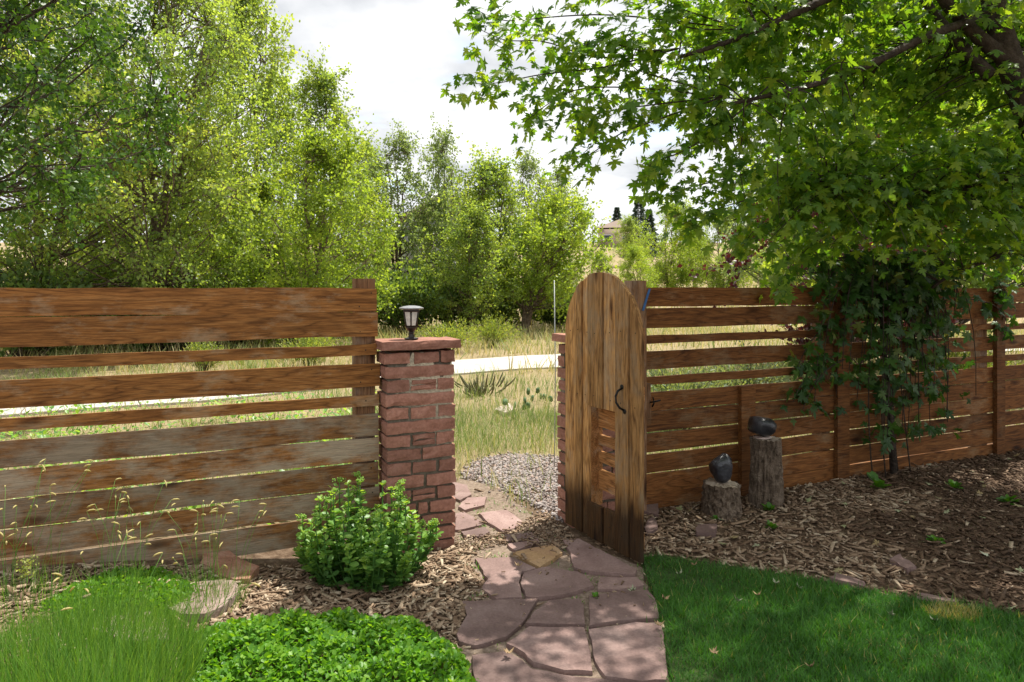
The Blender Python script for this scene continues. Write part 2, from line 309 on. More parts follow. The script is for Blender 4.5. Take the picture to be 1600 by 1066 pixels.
# concrete path beyond the fence
near = np.array([(-14, 5.2), (-9.5, 7.2), (-6.4, 8.7), (-3.6, 10.5), (-1.16, 12.9), (.92, 14.1), (4, 15.3), (9, 16.8), (16, 18.2)])
t_ = np.linspace(0, len(near)-1, 60); near = np.stack([np.interp(t_, range(len(near)), near[:, k]) for k in (0, 1)], 1)
for _ in range(6): near[1:-1] = (near[:-2]+2*near[1:-1]+near[2:])/4
tg = nrm(np.gradient(near, axis=0)); far = near+np.stack([-tg[:, 1], tg[:, 0]], 1)*2.3
V, Q = [], []
cp = ob('concrete_path', me_py('concrete_path', [(q[0], q[1], gz(q[0], q[1])+.006) for i in range(60) for q in (near[i], far[i])], [(2*i, 2*i+2, 2*i+3, 2*i+1) for i in range(59)], stone('path_base', [(.2, .17, .13), (.3, .26, .2)])), kind='structure')
for i in range(0, 58, 3):
    V = []
    for f_ in (i+.02, i+1.5, i+2.98):
        a_ = np.array([np.interp(f_, range(60), near[:, k]) for k in (0, 1)]); b_ = np.array([np.interp(f_, range(60), far[:, k]) for k in (0, 1)])
        for q, dz in ((a_, -.08), (a_, .03), (b_, .03), (b_, -.08)): V.append((q[0], q[1], gz(q[0], q[1])+dz))
    Q = [(4*j+k, 4*j+4+k, 4*j+5+k, 4*j+1+k) for j in range(2) for k in range(3)]+[(0, 1, 2, 3), (11, 10, 9, 8)]
    ob('slab', me_py('slab', V, Q, M['concrete']), cp)
def on_conc(x, y):
    d = np.min(np.hypot(x[:, None]-(near+far)[None, :, 0]/2, y[:, None]-(near+far)[None, :, 1]/2), 1); return d < 1.25

# flagstone path
def zc(pts): return [(660+a/3.27, 740+b/3.27) for a, b in pts]
STONES = [zc(q) for q in [
 [(205,650),(400,642),(590,640),(560,690),(500,775),(430,835),(270,880),(190,860),(170,820),(225,720)],
 [(500,560),(520,505),(590,485),(640,478),(800,505),(850,540),(876,575),(740,618),(600,638),(530,628)],
 [(460,405),(560,384),(665,362),(718,405),(600,482)],
 [(270,435),(458,428),(588,487),(510,503),(492,560),(512,632),(380,640),(300,590),(335,540)],
 [(718,340),(800,335),(1095,490),(1085,518),(860,503),(772,480),(750,400)],
 [(902,527),(1100,528),(1138,570),(1000,593),(897,588)],
 [(852,617),(1000,605),(1150,592),(1190,640),(1213,738),(1090,744),(852,772)],
 [(642,650),(798,640),(826,680),(832,772),(527,768),(572,710)],
 [(430,867),(545,787),(828,787),(848,880),(868,1013),(720,1008),(562,968),(522,920)],
 [(852,792),(1090,757),(1218,757),(1253,1000),(1248,1052),(1120,1056),(932,1033),(882,960)],
 [(250,925),(420,905),(500,948),(556,992),(700,1027),(860,1040),(930,1050),(1100,1080),(1250,1080),(1255,1250),(600,1260),(290,1240)],
 [(430,360),(590,332),(600,350),(465,393)],
 [(285,200),(430,185),(513,240),(498,270),(410,298),(340,250)],
 [(180,170),(230,125),(330,120),(318,162),(215,188)],
 [(166,205),(212,193),(318,252),(298,262),(190,288),(166,285)],
 [(195,297),(318,274),(343,300),(310,320),(206,323)],
 [(150,40),(228,60),(248,108),(192,138),(150,120)],
 [(420,312),(558,302),(588,325),(432,346)]]]
PC = gpt(900, 950)
def sheet(name, poly, z0, z1, mat, parent=None, wob=.006, **k):
    """an irregular slab with broken edges from a ground polygon"""
    c = np.mean(poly, 0); ring = []
    for i in range(len(poly)):
        a, b = np.array(poly[i]), np.array(poly[(i+1) % len(poly)]); m_ = max(2, int(np.linalg.norm(b-a)/.05))
        for j in range(m_): ring.append(a+(b-a)*j/m_+rng.normal(size=2)*wob)
    ring = np.array(ring)-c; n = len(ring)
    up = np.column_stack([ring*.992, np.full(n, z1)+rng.normal(size=n)*.0012]); lo = np.column_stack([ring, np.full(n, z0)])
    md = np.column_stack([ring*1.0, np.full(n, z1-.012)])
    V = np.vstack([lo, md, up]); Q = [tuple(range(2*n, 3*n))]
    for r in (0, n): Q += [(r+i, r+(i+1) % n, r+n+(i+1) % n, r+n+i) for i in range(n)]
    me = me_py(name, V, Q, mat)
    return ob(name, me, parent, (c[0], c[1], 0), **k)
pathpoly = [gpt(u, v)[:2] for u, v in [(705, 745), (780, 760), (860, 830), (1003, 885), (1046, 1066), (1050, 1140), (735, 1140), (715, 985), (735, 900), (712, 860), (700, 800)]]
if True:
    bed = sheet('flagstone_path', pathpoly, -.05, .002, stone('path_grit', [(.12, .085, .06), (.2, .15, .11), (.28, .22, .17)], 40, .95, .8), kind='structure')
    for i, q in enumerate(STONES):
        poly = [gpt(u, v, .02)[:2] for u, v in q]
        if np.cross(np.array(poly[1])-poly[0], np.array(poly[2])-poly[1]) < 0: poly = poly[::-1]
        s_ = sheet('flagstone', poly, -.03, .018+.006*rng.rand(), M['flagY' if i == 2 else 'flag'], None, .0028)
        s_.parent = bed; s_.location = (s_.location.x-bed.location.x, s_.location.y-bed.location.y, 0)
        if i == 2: s_['label'] = 'ochre yellow flagstone'

# weeds in the joints
def joint_pts(n):
    q = rng.rand(n, 2)*(np.max(pathpoly, 0)-np.min(pathpoly, 0))+np.min(pathpoly, 0); k = np.zeros(n, bool)
    def ip(x, y, poly):
        poly = np.asarray(poly); c_ = np.zeros(len(x), bool); j = len(poly)-1
        for i in range(len(poly)):
            a, b = poly[i], poly[j]; c_ ^= ((a[1] > y) != (b[1] > y)) & (x < (b[0]-a[0])*(y-a[1])/(b[1]-a[1]+1e-12)+a[0]); j = i
        return c_
    k = ip(q[:, 0], q[:, 1], pathpoly)
    for st_ in STONES: k &= ~ip(q[:, 0], q[:, 1], [gpt(u, v, .02)[:2] for u, v in st_])
    q = q[k]; return q[np.sin(q[:, 0]*23)*np.sin(q[:, 1]*19)+.5*rng.normal(size=len(q)) > .45]
JP = joint_pts(9000)
# ------------------------------------------------------------------ fence boards
def board_mesh(name, L_, hgt, th, mat, jit=.002, seg=6, vert=False):
    V, Q = [], []
    for i in range(seg+1):
        x = -L_/2+L_*i/seg; a, b = rng.normal(size=2)*jit; c = rng.normal()*jit*.7
        for y, z in ((-th/2+c, -hgt/2+a), (th/2+c, -hgt/2+a), (th/2+c, hgt/2+b), (-th/2+c, hgt/2+b)):
            V.append((z, y, x) if vert else (x, y, z))
    for i in range(seg):
        for k in range(4):
            q = (4*i+k, 4*i+(k+1) % 4, 4*i+4+(k+1) % 4, 4*i+4+k); Q.append(q if vert else q[::-1])
    e = ((0, 1, 2, 3), tuple(4*seg+k for k in (3, 2, 1, 0))); Q += [q[::-1] if vert else q for q in e]
    return me_py(name, V, Q, mat)
ROWS = [(1.55, 1.412), (1.408, 1.266), (1.217, 1.157), (1.103, .972), (.922, .861), (.815, .683), (.675, .537), (.527, .393), (.382, .252), (.240, .098)]
fl = empty('wooden_fence', (FO[0], FO[1], 0), FA, label='weathered brown horizontal board fence to the left of the stone pillar', cat='fence')
for i, (a, b) in enumerate(ROWS):
    s1 = -.853 if i >= 3 else (-.868 if i == 2 else -.872)
    s1 += .003*rng.randn(); s0 = -4.4
    mt = M['fenceL'] if i < 5 else M['fenceW']
    ob('board', board_mesh('board', s1-s0, a-b-(.004 if i > 5 else 0), .018, mt, .0026, 11), fl, ((s0+s1)/2, .011+.001*rng.randn(), (a+b)/2))
for s in (-.93, -3.3):
    ob('post', board_mesh('post', 1.75, .115, .10, M['post'], .001, 5, True), fl, (s, .076, .73))
NV, NF = lathe([(.0042, 0), (.0042, .0015), (.002, .0028)], 6); nail_me = me_py('nail', NV, NF, M['iron'])
for i, (a, b) in enumerate(ROWS):
    for s_, z_ in ((-.90, a-.03), (-.96, b+.03)) if a-b > .1 else ((-.93, (a+b)/2),):
        ob('nail', nail_me, fl, (s_+rng.normal()*.006, .0035, z_), (math.pi/2, 0, 0))
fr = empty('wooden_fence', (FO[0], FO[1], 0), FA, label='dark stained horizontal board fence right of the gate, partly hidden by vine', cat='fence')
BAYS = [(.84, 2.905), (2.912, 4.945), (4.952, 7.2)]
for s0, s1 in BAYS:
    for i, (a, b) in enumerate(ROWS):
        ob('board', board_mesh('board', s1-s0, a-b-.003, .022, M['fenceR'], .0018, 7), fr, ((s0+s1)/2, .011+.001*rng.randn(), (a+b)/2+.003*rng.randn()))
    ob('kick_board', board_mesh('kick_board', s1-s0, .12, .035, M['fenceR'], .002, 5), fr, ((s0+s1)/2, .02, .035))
for s, wd, z0, z1, y in ((.905, .12, -.1, 1.6, -.05), (2.91, .134, -.1, 1.6, -.022), (4.95, .12, -.1, 1.61, -.022), (1.92, .135, 0, .816, -.02)):
    ob('post' if z1 > 1 else 'batten', board_mesh('post', z1-z0, wd, .09 if s < 1 else .038, M['fenceR' if s > 1 else 'post'], .001, 5, True), fr, (s, y, (z0+z1)/2))
for s in (2.78, 4.8): ob('post', board_mesh('post', 1.65, .1, .09, M['post'], .001, 5, True), fr, (s, .07, .7))
ob('latch_block', board_mesh('latch_block', .24, .05, .05, M['post'], .001, 3, True), fr, (1.0, -.035, .77))
lv, lt, lc = join([tube([(0, 0, 0), (.03, -.03, .01), (.06, -.035, .015)], .006, 6), tube([(.01, -.01, -.03), (.01, -.03, 0), (.015, -.012, .035)], .006, 6)])
ob('latch', me_tri('latch', lv, lt, M['iron']), fr, (1.015, -.065, .76))
sv, sf = [], []
for i in range(7):
    t = i/6; x = .985-.055*t; z = 1.545-.15*t
    for dx in (-.009, .009): sv += [(x+dx, -.103, z), (x+dx, -.100, z)]
for i in range(6): sf += [(4*i, 4*i+2, 4*i+6, 4*i+4), (4*i+1, 4*i+5, 4*i+7, 4*i+3), (4*i, 4*i+4, 4*i+5, 4*i+1), (4*i+2, 4*i+3, 4*i+7, 4*i+6)]
stp = ob('strap', me_py('strap', sv, sf, M['blue']), None, (FO[0], FO[1], 0), (0, 0, FA), label='blue strap hanging over the post beside the arched gate', cat='strap')

# ------------------------------------------------------------------ stone pillars
def rock_brick(L_, D, Hh, mat, rough=.0022):
    nx, nz_ = max(3, int(L_/.05)), 3
    V, Q = [], []
    for j in range(nz_+1):
        for i in range(nx+1):
            e = (i in (0, nx))+(j in (0, nz_))
            V.append((-L_/2+L_*i/nx+(rng.normal()*.002), -D/2+(.004 if e else 0)-abs(rng.normal())*rough, -Hh/2+Hh*j/nz_+rng.normal()*.0022))
    o = len(V)
    for j in range(nz_+1):
        for i in range(nx+1): V.append((-L_/2+L_*i/nx+rng.normal()*.002, D/2-(.004 if i in (0, nx) or j in (0, nz_) else 0)+abs(rng.normal())*rough, V[j*(nx+1)+i][2]))
    g = lambda i, j: j*(nx+1)+i
    for j in range(nz_):
        for i in range(nx): Q += [(g(i, j), g(i+1, j), g(i+1, j+1), g(i, j+1)), (o+g(i, j), o+g(i, j+1), o+g(i+1, j+1), o+g(i+1, j))]
        Q += [(g(0, j), g(0, j+1), o+g(0, j+1), o+g(0, j)), (g(nx, j), o+g(nx, j), o+g(nx, j+1), g(nx, j+1))]
    for i in range(nx): Q += [(g(i, 0), o+g(i, 0), o+g(i+1, 0), g(i+1, 0)), (g(i, nz_), g(i+1, nz_), o+g(i+1, nz_), o+g(i, nz_))]
    return me_py('brick', V, Q, mat)
PATTERN = [[.36, .30, .34], [.36, .28, .36], [.5, .5], [.44, .17, .39], ['t', .36, .36, .28], [.55, .45], [.36, .38, .26], [.5, .5], ['t', .36, .36, .28], [1.], [.33, .4, .27], [1.], ['t', .34, .4, .26], [1.], [.38, .4, .22]]
W, D = .415, .215
def pillar(s0, label):
    r = empty('stone_pillar', (*st(s0+W/2, .109-D/2), 0), FA, label=label, cat='pillar', group='pillars flanking the gate')
    V = _b*np.array([W-.03, D-.03, 1.22])+np.array([0, 0, .56]); ob('mortar_core', me_tri('mortar_core', V, BOXT, M['mortar']), r)
    z = -.02; rh = 1.205/len(PATTERN)
    for row in PATTERN:
        thin = row[0] == 't'; ws = row[1:] if thin else row; x = -W/2; h = rh-.016
        for i, f in enumerate(ws):
            wd = f*W; g = .017
            x0 = x+(g/2 if i else 0); x1 = x+wd-(g/2 if i < len(ws)-1 else 0); jx = rng.normal()*.004
            mid = thin and i == 1
            for q in ((0, .5), (.5, 1)) if mid else ((0, 1),):
                hh = h*(q[1]-q[0])-(.006 if mid else 0)
                ob('brick', rock_brick(x1-x0, D+rng.uniform(-.008, .010), hh+rng.normal()*.0015, M['brick']), r, ((x0+x1)/2+(jx if len(ws) == 1 or i in (0, len(ws)-1) else 0), 0, z+rh*.5-.004+h*((q[0]+q[1])/2-.5)), (0, 0, rng.normal()*.006))
            x += wd
        z += rh
    ob('cap_stone', rock_brick(W+.06, D+.06, .05, M['brick'], .0015), r, (0, 0, 1.216))
    return r
pl = pillar(-.837, 'red sandstone pillar with a solar lamp on its flat cap stone')
pr = pillar(.385, 'red sandstone pillar mostly hidden behind the arched wooden gate')

# solar lamp on the left pillar
lx, ly = st(-.66, .0); lp = empty('solar_lamp', (lx, ly, 1.244), FA+.2, label='small dark bronze solar lantern with frosted panes standing on the stone pillar', cat='lamp')
v, f = lathe([(.042, 0), (.042, .006), (.02, .01), (.015, .03), (.018, .036), (.014, .042), (.03, .062), (.034, .068), (.034, .072)], 20); ob('stem', me_py('stem', v, f, M['bronze']), lp)
v, f = lathe([(.034, .072), (.036, .078), (.036, .08)], 6); ob('holder', me_py('holder', v, f, M['bronze']), lp)
for k in range(6):
    a0, a1 = 2*math.pi*k/6, 2*math.pi*(k+1)/6
    rb, rt = .034, .049
    P = lambda a, r, z: np.array([r*math.cos(a), r*math.sin(a), z])
    tv, tt, tc_ = tube([P(a0, rb, .076), P(a0, rt, .168)], .0042, 6); ob('frame_bar', me_tri('frame_bar', tv, tt, M['bronze']), lp)
    e = .12
    q = [P(a0+e, rb*.95, .082), P(a1-e, rb*.95, .082), P(a1-e, rt*.95, .162), P(a0+e, rt*.95, .162)]
    q2 = [p_*np.array([.94, .94, 1]) for p_ in q]
    ob('pane', me_py('pane', q+q2, [(0, 1, 2, 3), (7, 6, 5, 4), (0, 4, 5, 1), (1, 5, 6, 2), (2, 6, 7, 3), (3, 7, 4, 0)], M['frost']), lp)
v, f = lathe([(.052, .164), (.056, .168), (.054, .176)], 6); ob('top_ring', me_py('top_ring', v, f, M['bronze']), lp)
v, f = lathe([(.056, .176), (.074, .182), (.074, .187), (.05, .196), (.02, .2)], 24); ob('roof', me_py('roof', v, f, M['lampcap']), lp)

# ------------------------------------------------------------------ arched gate
GW = .752; GR = GW/2; GH = 1.215
gt = empty('arched_gate', (.336, 4.42, .03), math.atan2(-.872, .489), label='arched wooden garden gate standing open on the right pillar', cat='gate')
def arch(x): return GH+math.sqrt(max(0, GR*GR-(x-GR)**2))*1.06
def gboard(x0, x1, z0, z1, y0, th, name='board', mat='gate'):
    xs = np.linspace(x0, x1, 9)
    prof = [(x0, z0), (x1, z0)]+[(x, min(z1, arch(x)) if z1 else arch(x)) for x in xs[::-1]]
    prof = [p_ for i, p_ in enumerate(prof) if i == 0 or p_ != prof[i-1]]
    c = ((x0+x1)/2, (z0+(z1 or 1.3))/2); n = len(prof)
    V = [(x-c[0], 0, z-c[1]) for x, z in prof]+[(x-c[0], th, z-c[1]) for x, z in prof]
    Q = [tuple(range(n)), tuple(range(2*n-1, n-1, -1))]+[(i, n+i, n+(i+1) % n, (i+1) % n) for i in range(n)]
    return ob(name, me_py(name, V, Q, M[mat]), gt, (c[0], y0, c[1]))
EDG = [0, .13, .198, .262, .414, .533, .655, .752]
for i in range(7):
    x0, x1 = EDG[i]+.003, EDG[i+1]-.003; y0 = (.009, 0, .010, -.004, .006, -.002, .007)[i]
    if i in (3, 4): gboard(x0, x1, .80, None, y0, .026); gboard(x0, x1, .0, .21, y0, .026)
    else: gboard(x0, x1, 0, None, y0, .026)
for z in (.10, .92, 1.25): ob('rail', board_mesh('rail', GW-.06, .09, .03, M['gateH'], .001, 4), gt, (GR, .046, z))
for x in (.247, .548): ob('jamb', board_mesh('jamb', .66, .03, .085, M['gateH'], .001, 4, True), gt, (x, .071, .505))
for z, h in ((.725, .13), (.580, .062), (.475, .064), (.335, .115)):
    ob('slat', board_mesh('slat', .30, h, .03, M['gateH'], .001, 4), gt, (.398, .098, z))
hv, ht, _ = tube([(.60, -.006, .945), (.598, -.03, .935), (.596, -.045, .905), (.60, -.045, .87), (.612, -.03, .84), (.622, -.006, .825)], .0065, 8)
hd = ob('handle', me_tri('handle', hv, ht, M['iron'], smooth=True), gt)
for x, z in ((.60, .955), (.624, .818)):
    v, f = lathe([(.014, 0), (.014, .004), (.006, .008)], 10); ob('handle_plate', me_py('handle_plate', v, f, M['iron']), gt, (x, -.002, z), (math.pi/2, 0, 0))
v, f = lathe([(.0035, 0), (.0035, .0015), (.002, .0025)], 6); nm = me_py('nail', v, f, M['iron'])
for i in range(7):
    xc = (EDG[i]+EDG[i+1])/2; y0 = (.009, 0, .010, -.004, .006, -.002, .007)[i]
    for z in (.10, .86, 1.25):
        if z+.05 < arch(xc): ob('nail', nm, gt, (xc+rng.normal()*.006, y0-.0003, z+rng.normal()*.01), (math.pi/2, 0, 0))
for z in (.25, 1.05):
    v, f = lathe([(.010, -.05), (.010, .05)], 8); h_ = ob('hinge', me_py('hinge', v, f, M['iron']), gt, (-.008, .02, z))

# ------------------------------------------------------------------ stumps and black stones
def stump(u, vb, ht, r, label, seed, group='cut log pedestals'):
    rr = np.random.RandomState(seed); b = gpt(u, vb)
    b[1] += r*.9; b[0] = (u-800)/F*b[1]
    root = empty('log_stump', (b[0], b[1], gz(b[0], b[1])), label=label, cat='stump', group=group)
    n, k = 72, 14; V, T_ = [], []
    ph = rr.rand(8)*6.28; fr_ = rr.randint(5, 26, 8)
    for i in range(k):
        z = -.03+(ht+.03)*i/(k-1)
        for j in range(n):
            a = 2*math.pi*j/n
            d = sum(math.sin(fr_[q]*a+ph[q]+2.5*math.sin(z*9+q)) for q in range(8))/8
            rad = r*(1+.10*(1-z/ht)**2+.035*math.sin(2*a+ph[0]))+.018*d-.01*abs(rr.normal())
            V.append((rad*math.cos(a), rad*math.sin(a), z+(rr.normal()*.004 if i == k-1 else 0)))
    Q = [(i*n+j, i*n+(j+1) % n, (i+1)*n+(j+1) % n, (i+1)*n+j) for i in range(k-1) for j in range(n)]
    ob('bark', me_py('bark', V, Q, M['bark']), root)
    top = [(v_[0]*.97, v_[1]*.97, ht-.004+rr.normal()*.003) for v_ in V[-n:]]; top += [(x*.5, y*.5, ht+rr.normal()*.003) for x, y, z in top]; top.append((0, 0, ht))
    Q = [(j, (j+1) % n, n+(j+1) % n, n+j) for j in range(n)]+[(n+j, n+(j+1) % n, 2*n) for j in range(n)]
    ob('cut_top', me_py('cut_top', top, Q, M['endgrain']), root); return b, root
def boulder(name, loc, size, mat, seed, label, cat='stone', group=None, flat=.0, sub=2):
    rr = np.random.RandomState(seed); v, f = ICO
    for _ in range(sub):
        mid = {}; nv = list(map(tuple, v)); nf = []
        def gm(a, b):
            k = (min(a, b), max(a, b))
            if k not in mid: mid[k] = len(nv); q = (np.array(nv[a])+nv[b]); nv.append(tuple(q/np.linalg.norm(q)))
            return mid[k]
        for a, b, c in f: x, y, z = gm(a, b), gm(b, c), gm(c, a); nf += [(a, x, z), (b, y, x), (c, z, y), (x, y, z)]
        v, f = np.array(nv), np.array(nf)
    pl_ = nrm(rr.normal(size=(16, 3))); dd = rr.uniform(.72, 1., 16)
    q = v/np.maximum(1, np.max((v@pl_.T)/dd, axis=1))[:, None]
    q = q*(1+.025*rr.normal(size=(len(q), 1))); q = q*np.array(size); q[:, 2] -= q[:, 2].min()+flat
    return ob(name, me_tri(name, q, f, mat), None, loc, (0, 0, rr.rand()*6), label=label, cat=cat, group=group)
b1, _ = stump(1127, 811, .215, .125, 'short bark covered log stump with an upright black stone on top', 3)
b2, _ = stump(1197, 795, .475, .112, 'tall bark covered log stump against the fence with a wide black stone on top', 9)
boulder('black_stone', (b1[0]-.0, b1[1], .213), (.088, .08, .105), M['black'], 5, 'upright egg shaped black stone on the short stump', group='black stones on stumps')
boulder('black_stone', (b2[0]-.035, b2[1]-.01, .475+.018), (.125, .1, .075), M['black'], 8, 'wide flattened black stone resting on the tall stump', group='black stones on stumps')
boulder('flat_stone', (b2[0]-.03, b2[1]-.01, .472), (.075, .065, .011), M['pale'], 18, 'thin grey stone under the black stone on the tall stump')

# ------------------------------------------------------------------ loose stones
def slab(name, uv, z, th, mat, label, tilt=(0, 0), group=None):
    c0 = np.mean(uv, 0); zg = float(z)
    poly = [gpt(u, v, zg)[:2] for u, v in uv]
    if np.cross(np.array(poly[1])-poly[0], np.array(poly[2])-poly[1]) < 0: poly = poly[::-1]
    o = sheet(name, poly, -th, th*.2, M[mat], None, .008); o.location.z = zg; o.rotation_euler = (*tilt, 0)
    return tag(o, label, 'stone', group)
slab('flat_stone', [(256, 945), (275, 918), (318, 905), (366, 904), (372, 922), (352, 948), (322, 966), (270, 962)], .098, .03, 'flagp', 'pale pinkish flat stone set in the bed in front of the left fence', (-.06, .05))
slab('flat_stone', [(314, 884), (322, 866), (352, 863), (400, 884), (392, 898), (350, 900)], .105, .05, 'rust', 'rust brown slab of rock leaning near the base of the left fence', (.12, .08))
slab('flat_stone', [(130, 985), (165, 965), (230, 958), (270, 975), (268, 1000), (200, 1005)], .15, .03, 'flagp', 'pale stone half hidden behind the tall green grass clump', (-.03, .0))
for uv, lab in (([(1088, 832), (1092, 822), (1120, 821), (1118, 834)], 'small red stone chunk in the mulch in front of the short stump'),
                ([(1388, 873), (1402, 866), (1432, 886), (1420, 892)], 'reddish flat stone lying in the mulch near the lawn edge'),
                ([(1297, 907), (1308, 898), (1352, 908), (1350, 918)], 'reddish edging stone at the border of lawn and mulch'),
                ([(1003, 800), (1012, 786), (1030, 786), (1028, 805)], 'broken red stone at the foot of the right fence behind the gate'),
                ([(1006, 820), (1022, 812), (1030, 826), (1010, 832)], 'smaller broken red stone in the mulch behind the gate'),
                ([(1430, 935), (1440, 925), (1500, 938), (1496, 945)], 'long sunken edging stone beside the far right lawn edge')):
    slab('red_stone', uv, .024, .03, 'flag', lab, (rng.normal()*.06, rng.normal()*.06), 'red stones in the mulch bed')

# ------------------------------------------------------------------ mulch, gravel, lawn
def inpoly(x, y, poly):
    poly = np.asarray(poly); r = np.zeros(len(x), bool); j = len(poly)-1
    for i in range(len(poly)):
        a, b = poly[i], poly[j]; c = ((a[1] > y) != (b[1] > y)) & (x < (b[0]-a[0])*(y-a[1])/(b[1]-a[1]+1e-12)+a[0]); r ^= c; j = i
    return r
LAWN = [gpt(u, v)[:2] for u, v in [(1006, 888), (1004, 874), (1030, 870), (1120, 884), (1250, 905), (1350, 927), (1450, 944), (1600, 968), (1700, 985), (2300, 1140), (1050, 1140), (1047, 1066), (1035, 990), (1018, 920)]]
LAWN[9] = np.array([4.6, 2.4]); LAWN[10] = np.array([.55, 2.4])
def sample(poly, n, r=rng):
    poly = np.asarray(poly); lo, hi = poly.min(0), poly.max(0); out = np.zeros((0, 2))
    while len(out) < n:
        q = lo+(hi-lo)*r.rand(n*2, 2); out = np.vstack([out, q[inpoly(q[:, 0], q[:, 1], poly)]])
    return out[:n]
def chips(name, pts, label, lift=.012, szk=1., lit=(.15, .75), dark=None):
    n = len(pts); z = gz(pts[:, 0], pts[:, 1])+rng.rand(n)*lift
    a = rng.rand(n)*6.283; d = np.stack([np.cos(a), np.sin(a), rng.normal(size=n)*.22], 1); nn = nrm(np.stack([rng.normal(size=n)*.35, rng.normal(size=n)*.35, np.ones(n)], 1))
    ln = np.clip(rng.lognormal(-3.6, .68, n), .006, .16)*szk; wd = np.clip(ln*rng.uniform(.12, .45, n), .004, .022)
    tv = _b.copy(); tv[tv[:, 1] > 0, 0] *= .55; tv[:, 2] += .5*np.abs(tv[:, 1])
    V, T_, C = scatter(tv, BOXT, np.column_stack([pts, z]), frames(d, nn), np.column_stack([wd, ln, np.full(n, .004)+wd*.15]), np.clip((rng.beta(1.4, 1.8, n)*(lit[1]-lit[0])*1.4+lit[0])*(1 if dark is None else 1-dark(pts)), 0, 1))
    return ob(name, me_tri(name, V, T_, M['chip'], C), None, label=label, cat='mulch', kind='stuff')
MR = [st(.45, .05), st(7, -.02), (6.6, 4.2), LAWN[8], LAWN[7], LAWN[6], LAWN[5], LAWN[4], LAWN[3], LAWN[2], LAWN[1], np.array([.70, 3.85])]
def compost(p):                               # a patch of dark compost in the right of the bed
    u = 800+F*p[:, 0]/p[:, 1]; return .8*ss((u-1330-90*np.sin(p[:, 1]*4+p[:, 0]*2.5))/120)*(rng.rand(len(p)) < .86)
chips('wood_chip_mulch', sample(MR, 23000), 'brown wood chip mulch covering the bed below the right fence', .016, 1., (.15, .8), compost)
pts = sample(MR, 150); n = len(pts); V, T_, C = scatter(MAPLE[0]+np.array([0, 0, .5])*(MAPLE[0][:, :1]**2), MAPLE[1], np.column_stack([pts, gz(pts[:, 0], pts[:, 1])+.022]), frames(np.column_stack([rng.normal(size=(n, 2)), rng.normal(size=n)*.25]), np.tile([0, 0, 1.], (n, 1))+rng.normal(size=(n, 3))*.35), rng.uniform(.03, .06, n), rng.uniform(.4, 1, n))
ob('leaf_litter', me_tri('leaf_litter', V, T_, M['litter'], C), None, label='scattered pale fallen leaves lying on the mulch bed', cat='leaves', kind='stuff')
ML = [st(-3.2, .03), st(-.3, .15), gpt(735, 880)[:2], gpt(760, 935)[:2], gpt(715, 985)[:2], gpt(740, 1066)[:2], (-1.9, 2.5)]
chips('wood_chip_mulch', sample(ML, 9000), 'pale wood chip mulch around the leafy bush left of the path', lit=(.2, .85))
pp = sample([gpt(u, v)[:2] for u, v in [(705, 845), (780, 838), (850, 800), (880, 825), (905, 850), (870, 870), (800, 850), (720, 870)]], 1300); pp2 = sample(pathpoly, 450)
chips('wood_chip_litter', np.vstack([pp, pp2]), 'small scattered chips and debris lying on the flagstone path', .026, .55)
GP = [gpt(u, v, -.02)[:2] for u, v in [(745, 715), (800, 705), (874, 715), (900, 760), (905, 815), (872, 820), (850, 805), (800, 775), (745, 755), (720, 740)]]
pts = sample(GP, 4600); n = len(pts); pts = pts+rng.normal(size=pts.shape)*.09*rng.rand(n, 1)
V, T_, C = scatter(ICO[0], ICO[1], np.column_stack([pts, gz(pts[:, 0], pts[:, 1])+.004+.012*rng.rand(n)]), frames(rdir(n), rdir(n)), rng.uniform(.006, .018, (n, 3))*rng.uniform(.6, 1.1, (n, 1)), rng.rand(n))
ob('gravel', me_tri('gravel', V, T_, M['gravel'], C), None, label='grey and pink gravel beyond the open gate', cat='gravel', kind='stuff')
# lawn sheet and blades
def lawn_z(x, y): return gz(x, y)+.012
ls = sheet('lawn', LAWN if np.cross(np.array(LAWN[1])-LAWN[0], np.array(LAWN[2])-LAWN[1]) > 0 else LAWN[::-1], -.05, .012, stone('lawn_soil', [(.03, .05, .012), (.05, .08, .02), (.08, .1, .03)], 30, .95, .8), kind='structure')
def blades(name, pts, h, wd, mat, tint, lean=.35, label=None, cat=None, parent=None, z=None, kind='stuff', dirs=None):
    n = len(pts); z = gz(pts[:, 0], pts[:, 1]) if z is None else z
    a = rng.rand(n)*6.283; y = nrm(np.stack([np.cos(a)*lean*np.abs(rng.normal(size=n)), np.sin(a)*lean*np.abs(rng.normal(size=n)), np.ones(n)], 1)) if dirs is None else dirs
    nn = np.stack([np.cos(a), np.sin(a), np.zeros(n)], 1)
    V, T_, C = scatter(BLADE[0], BLADE[1], np.column_stack([pts, z]), frames(y, nn), np.column_stack([wd, h, h]), tint)
    return ob(name, me_tri(name, V, T_, M[mat], C), parent, label=label, cat=cat, kind=kind)
pts = sample(LAWN, 105000); n = len(pts); pts = pts+rng.normal(size=(n, 2))*.018*(rng.rand(n, 1) < .5); e = np.hypot(pts[:, 0]-gpt(1490, 966)[0], (pts[:, 1]-gpt(1490, 966)[1])*1.6)
k_ = np.sin(pts[:, 0]*7+2*np.sin(pts[:, 1]*5))*np.sin(pts[:, 1]*8.3+pts[:, 0]*3)
tint = np.clip(rng.beta(2, 3, n)*.6+.08*k_, 0, .68); tint[rng.rand(n) < .025] = .95; tint[(e < .13) & (rng.rand(n) < .8)] = .97
blades('lawn_grass', pts, rng.lognormal(-3.38, .34, n).clip(.014, .085)*(1+.25*k_), rng.uniform(.0022, .0042, n), 'lawn', tint, .55, 'short dark green mown grass of the lawn', 'grass')
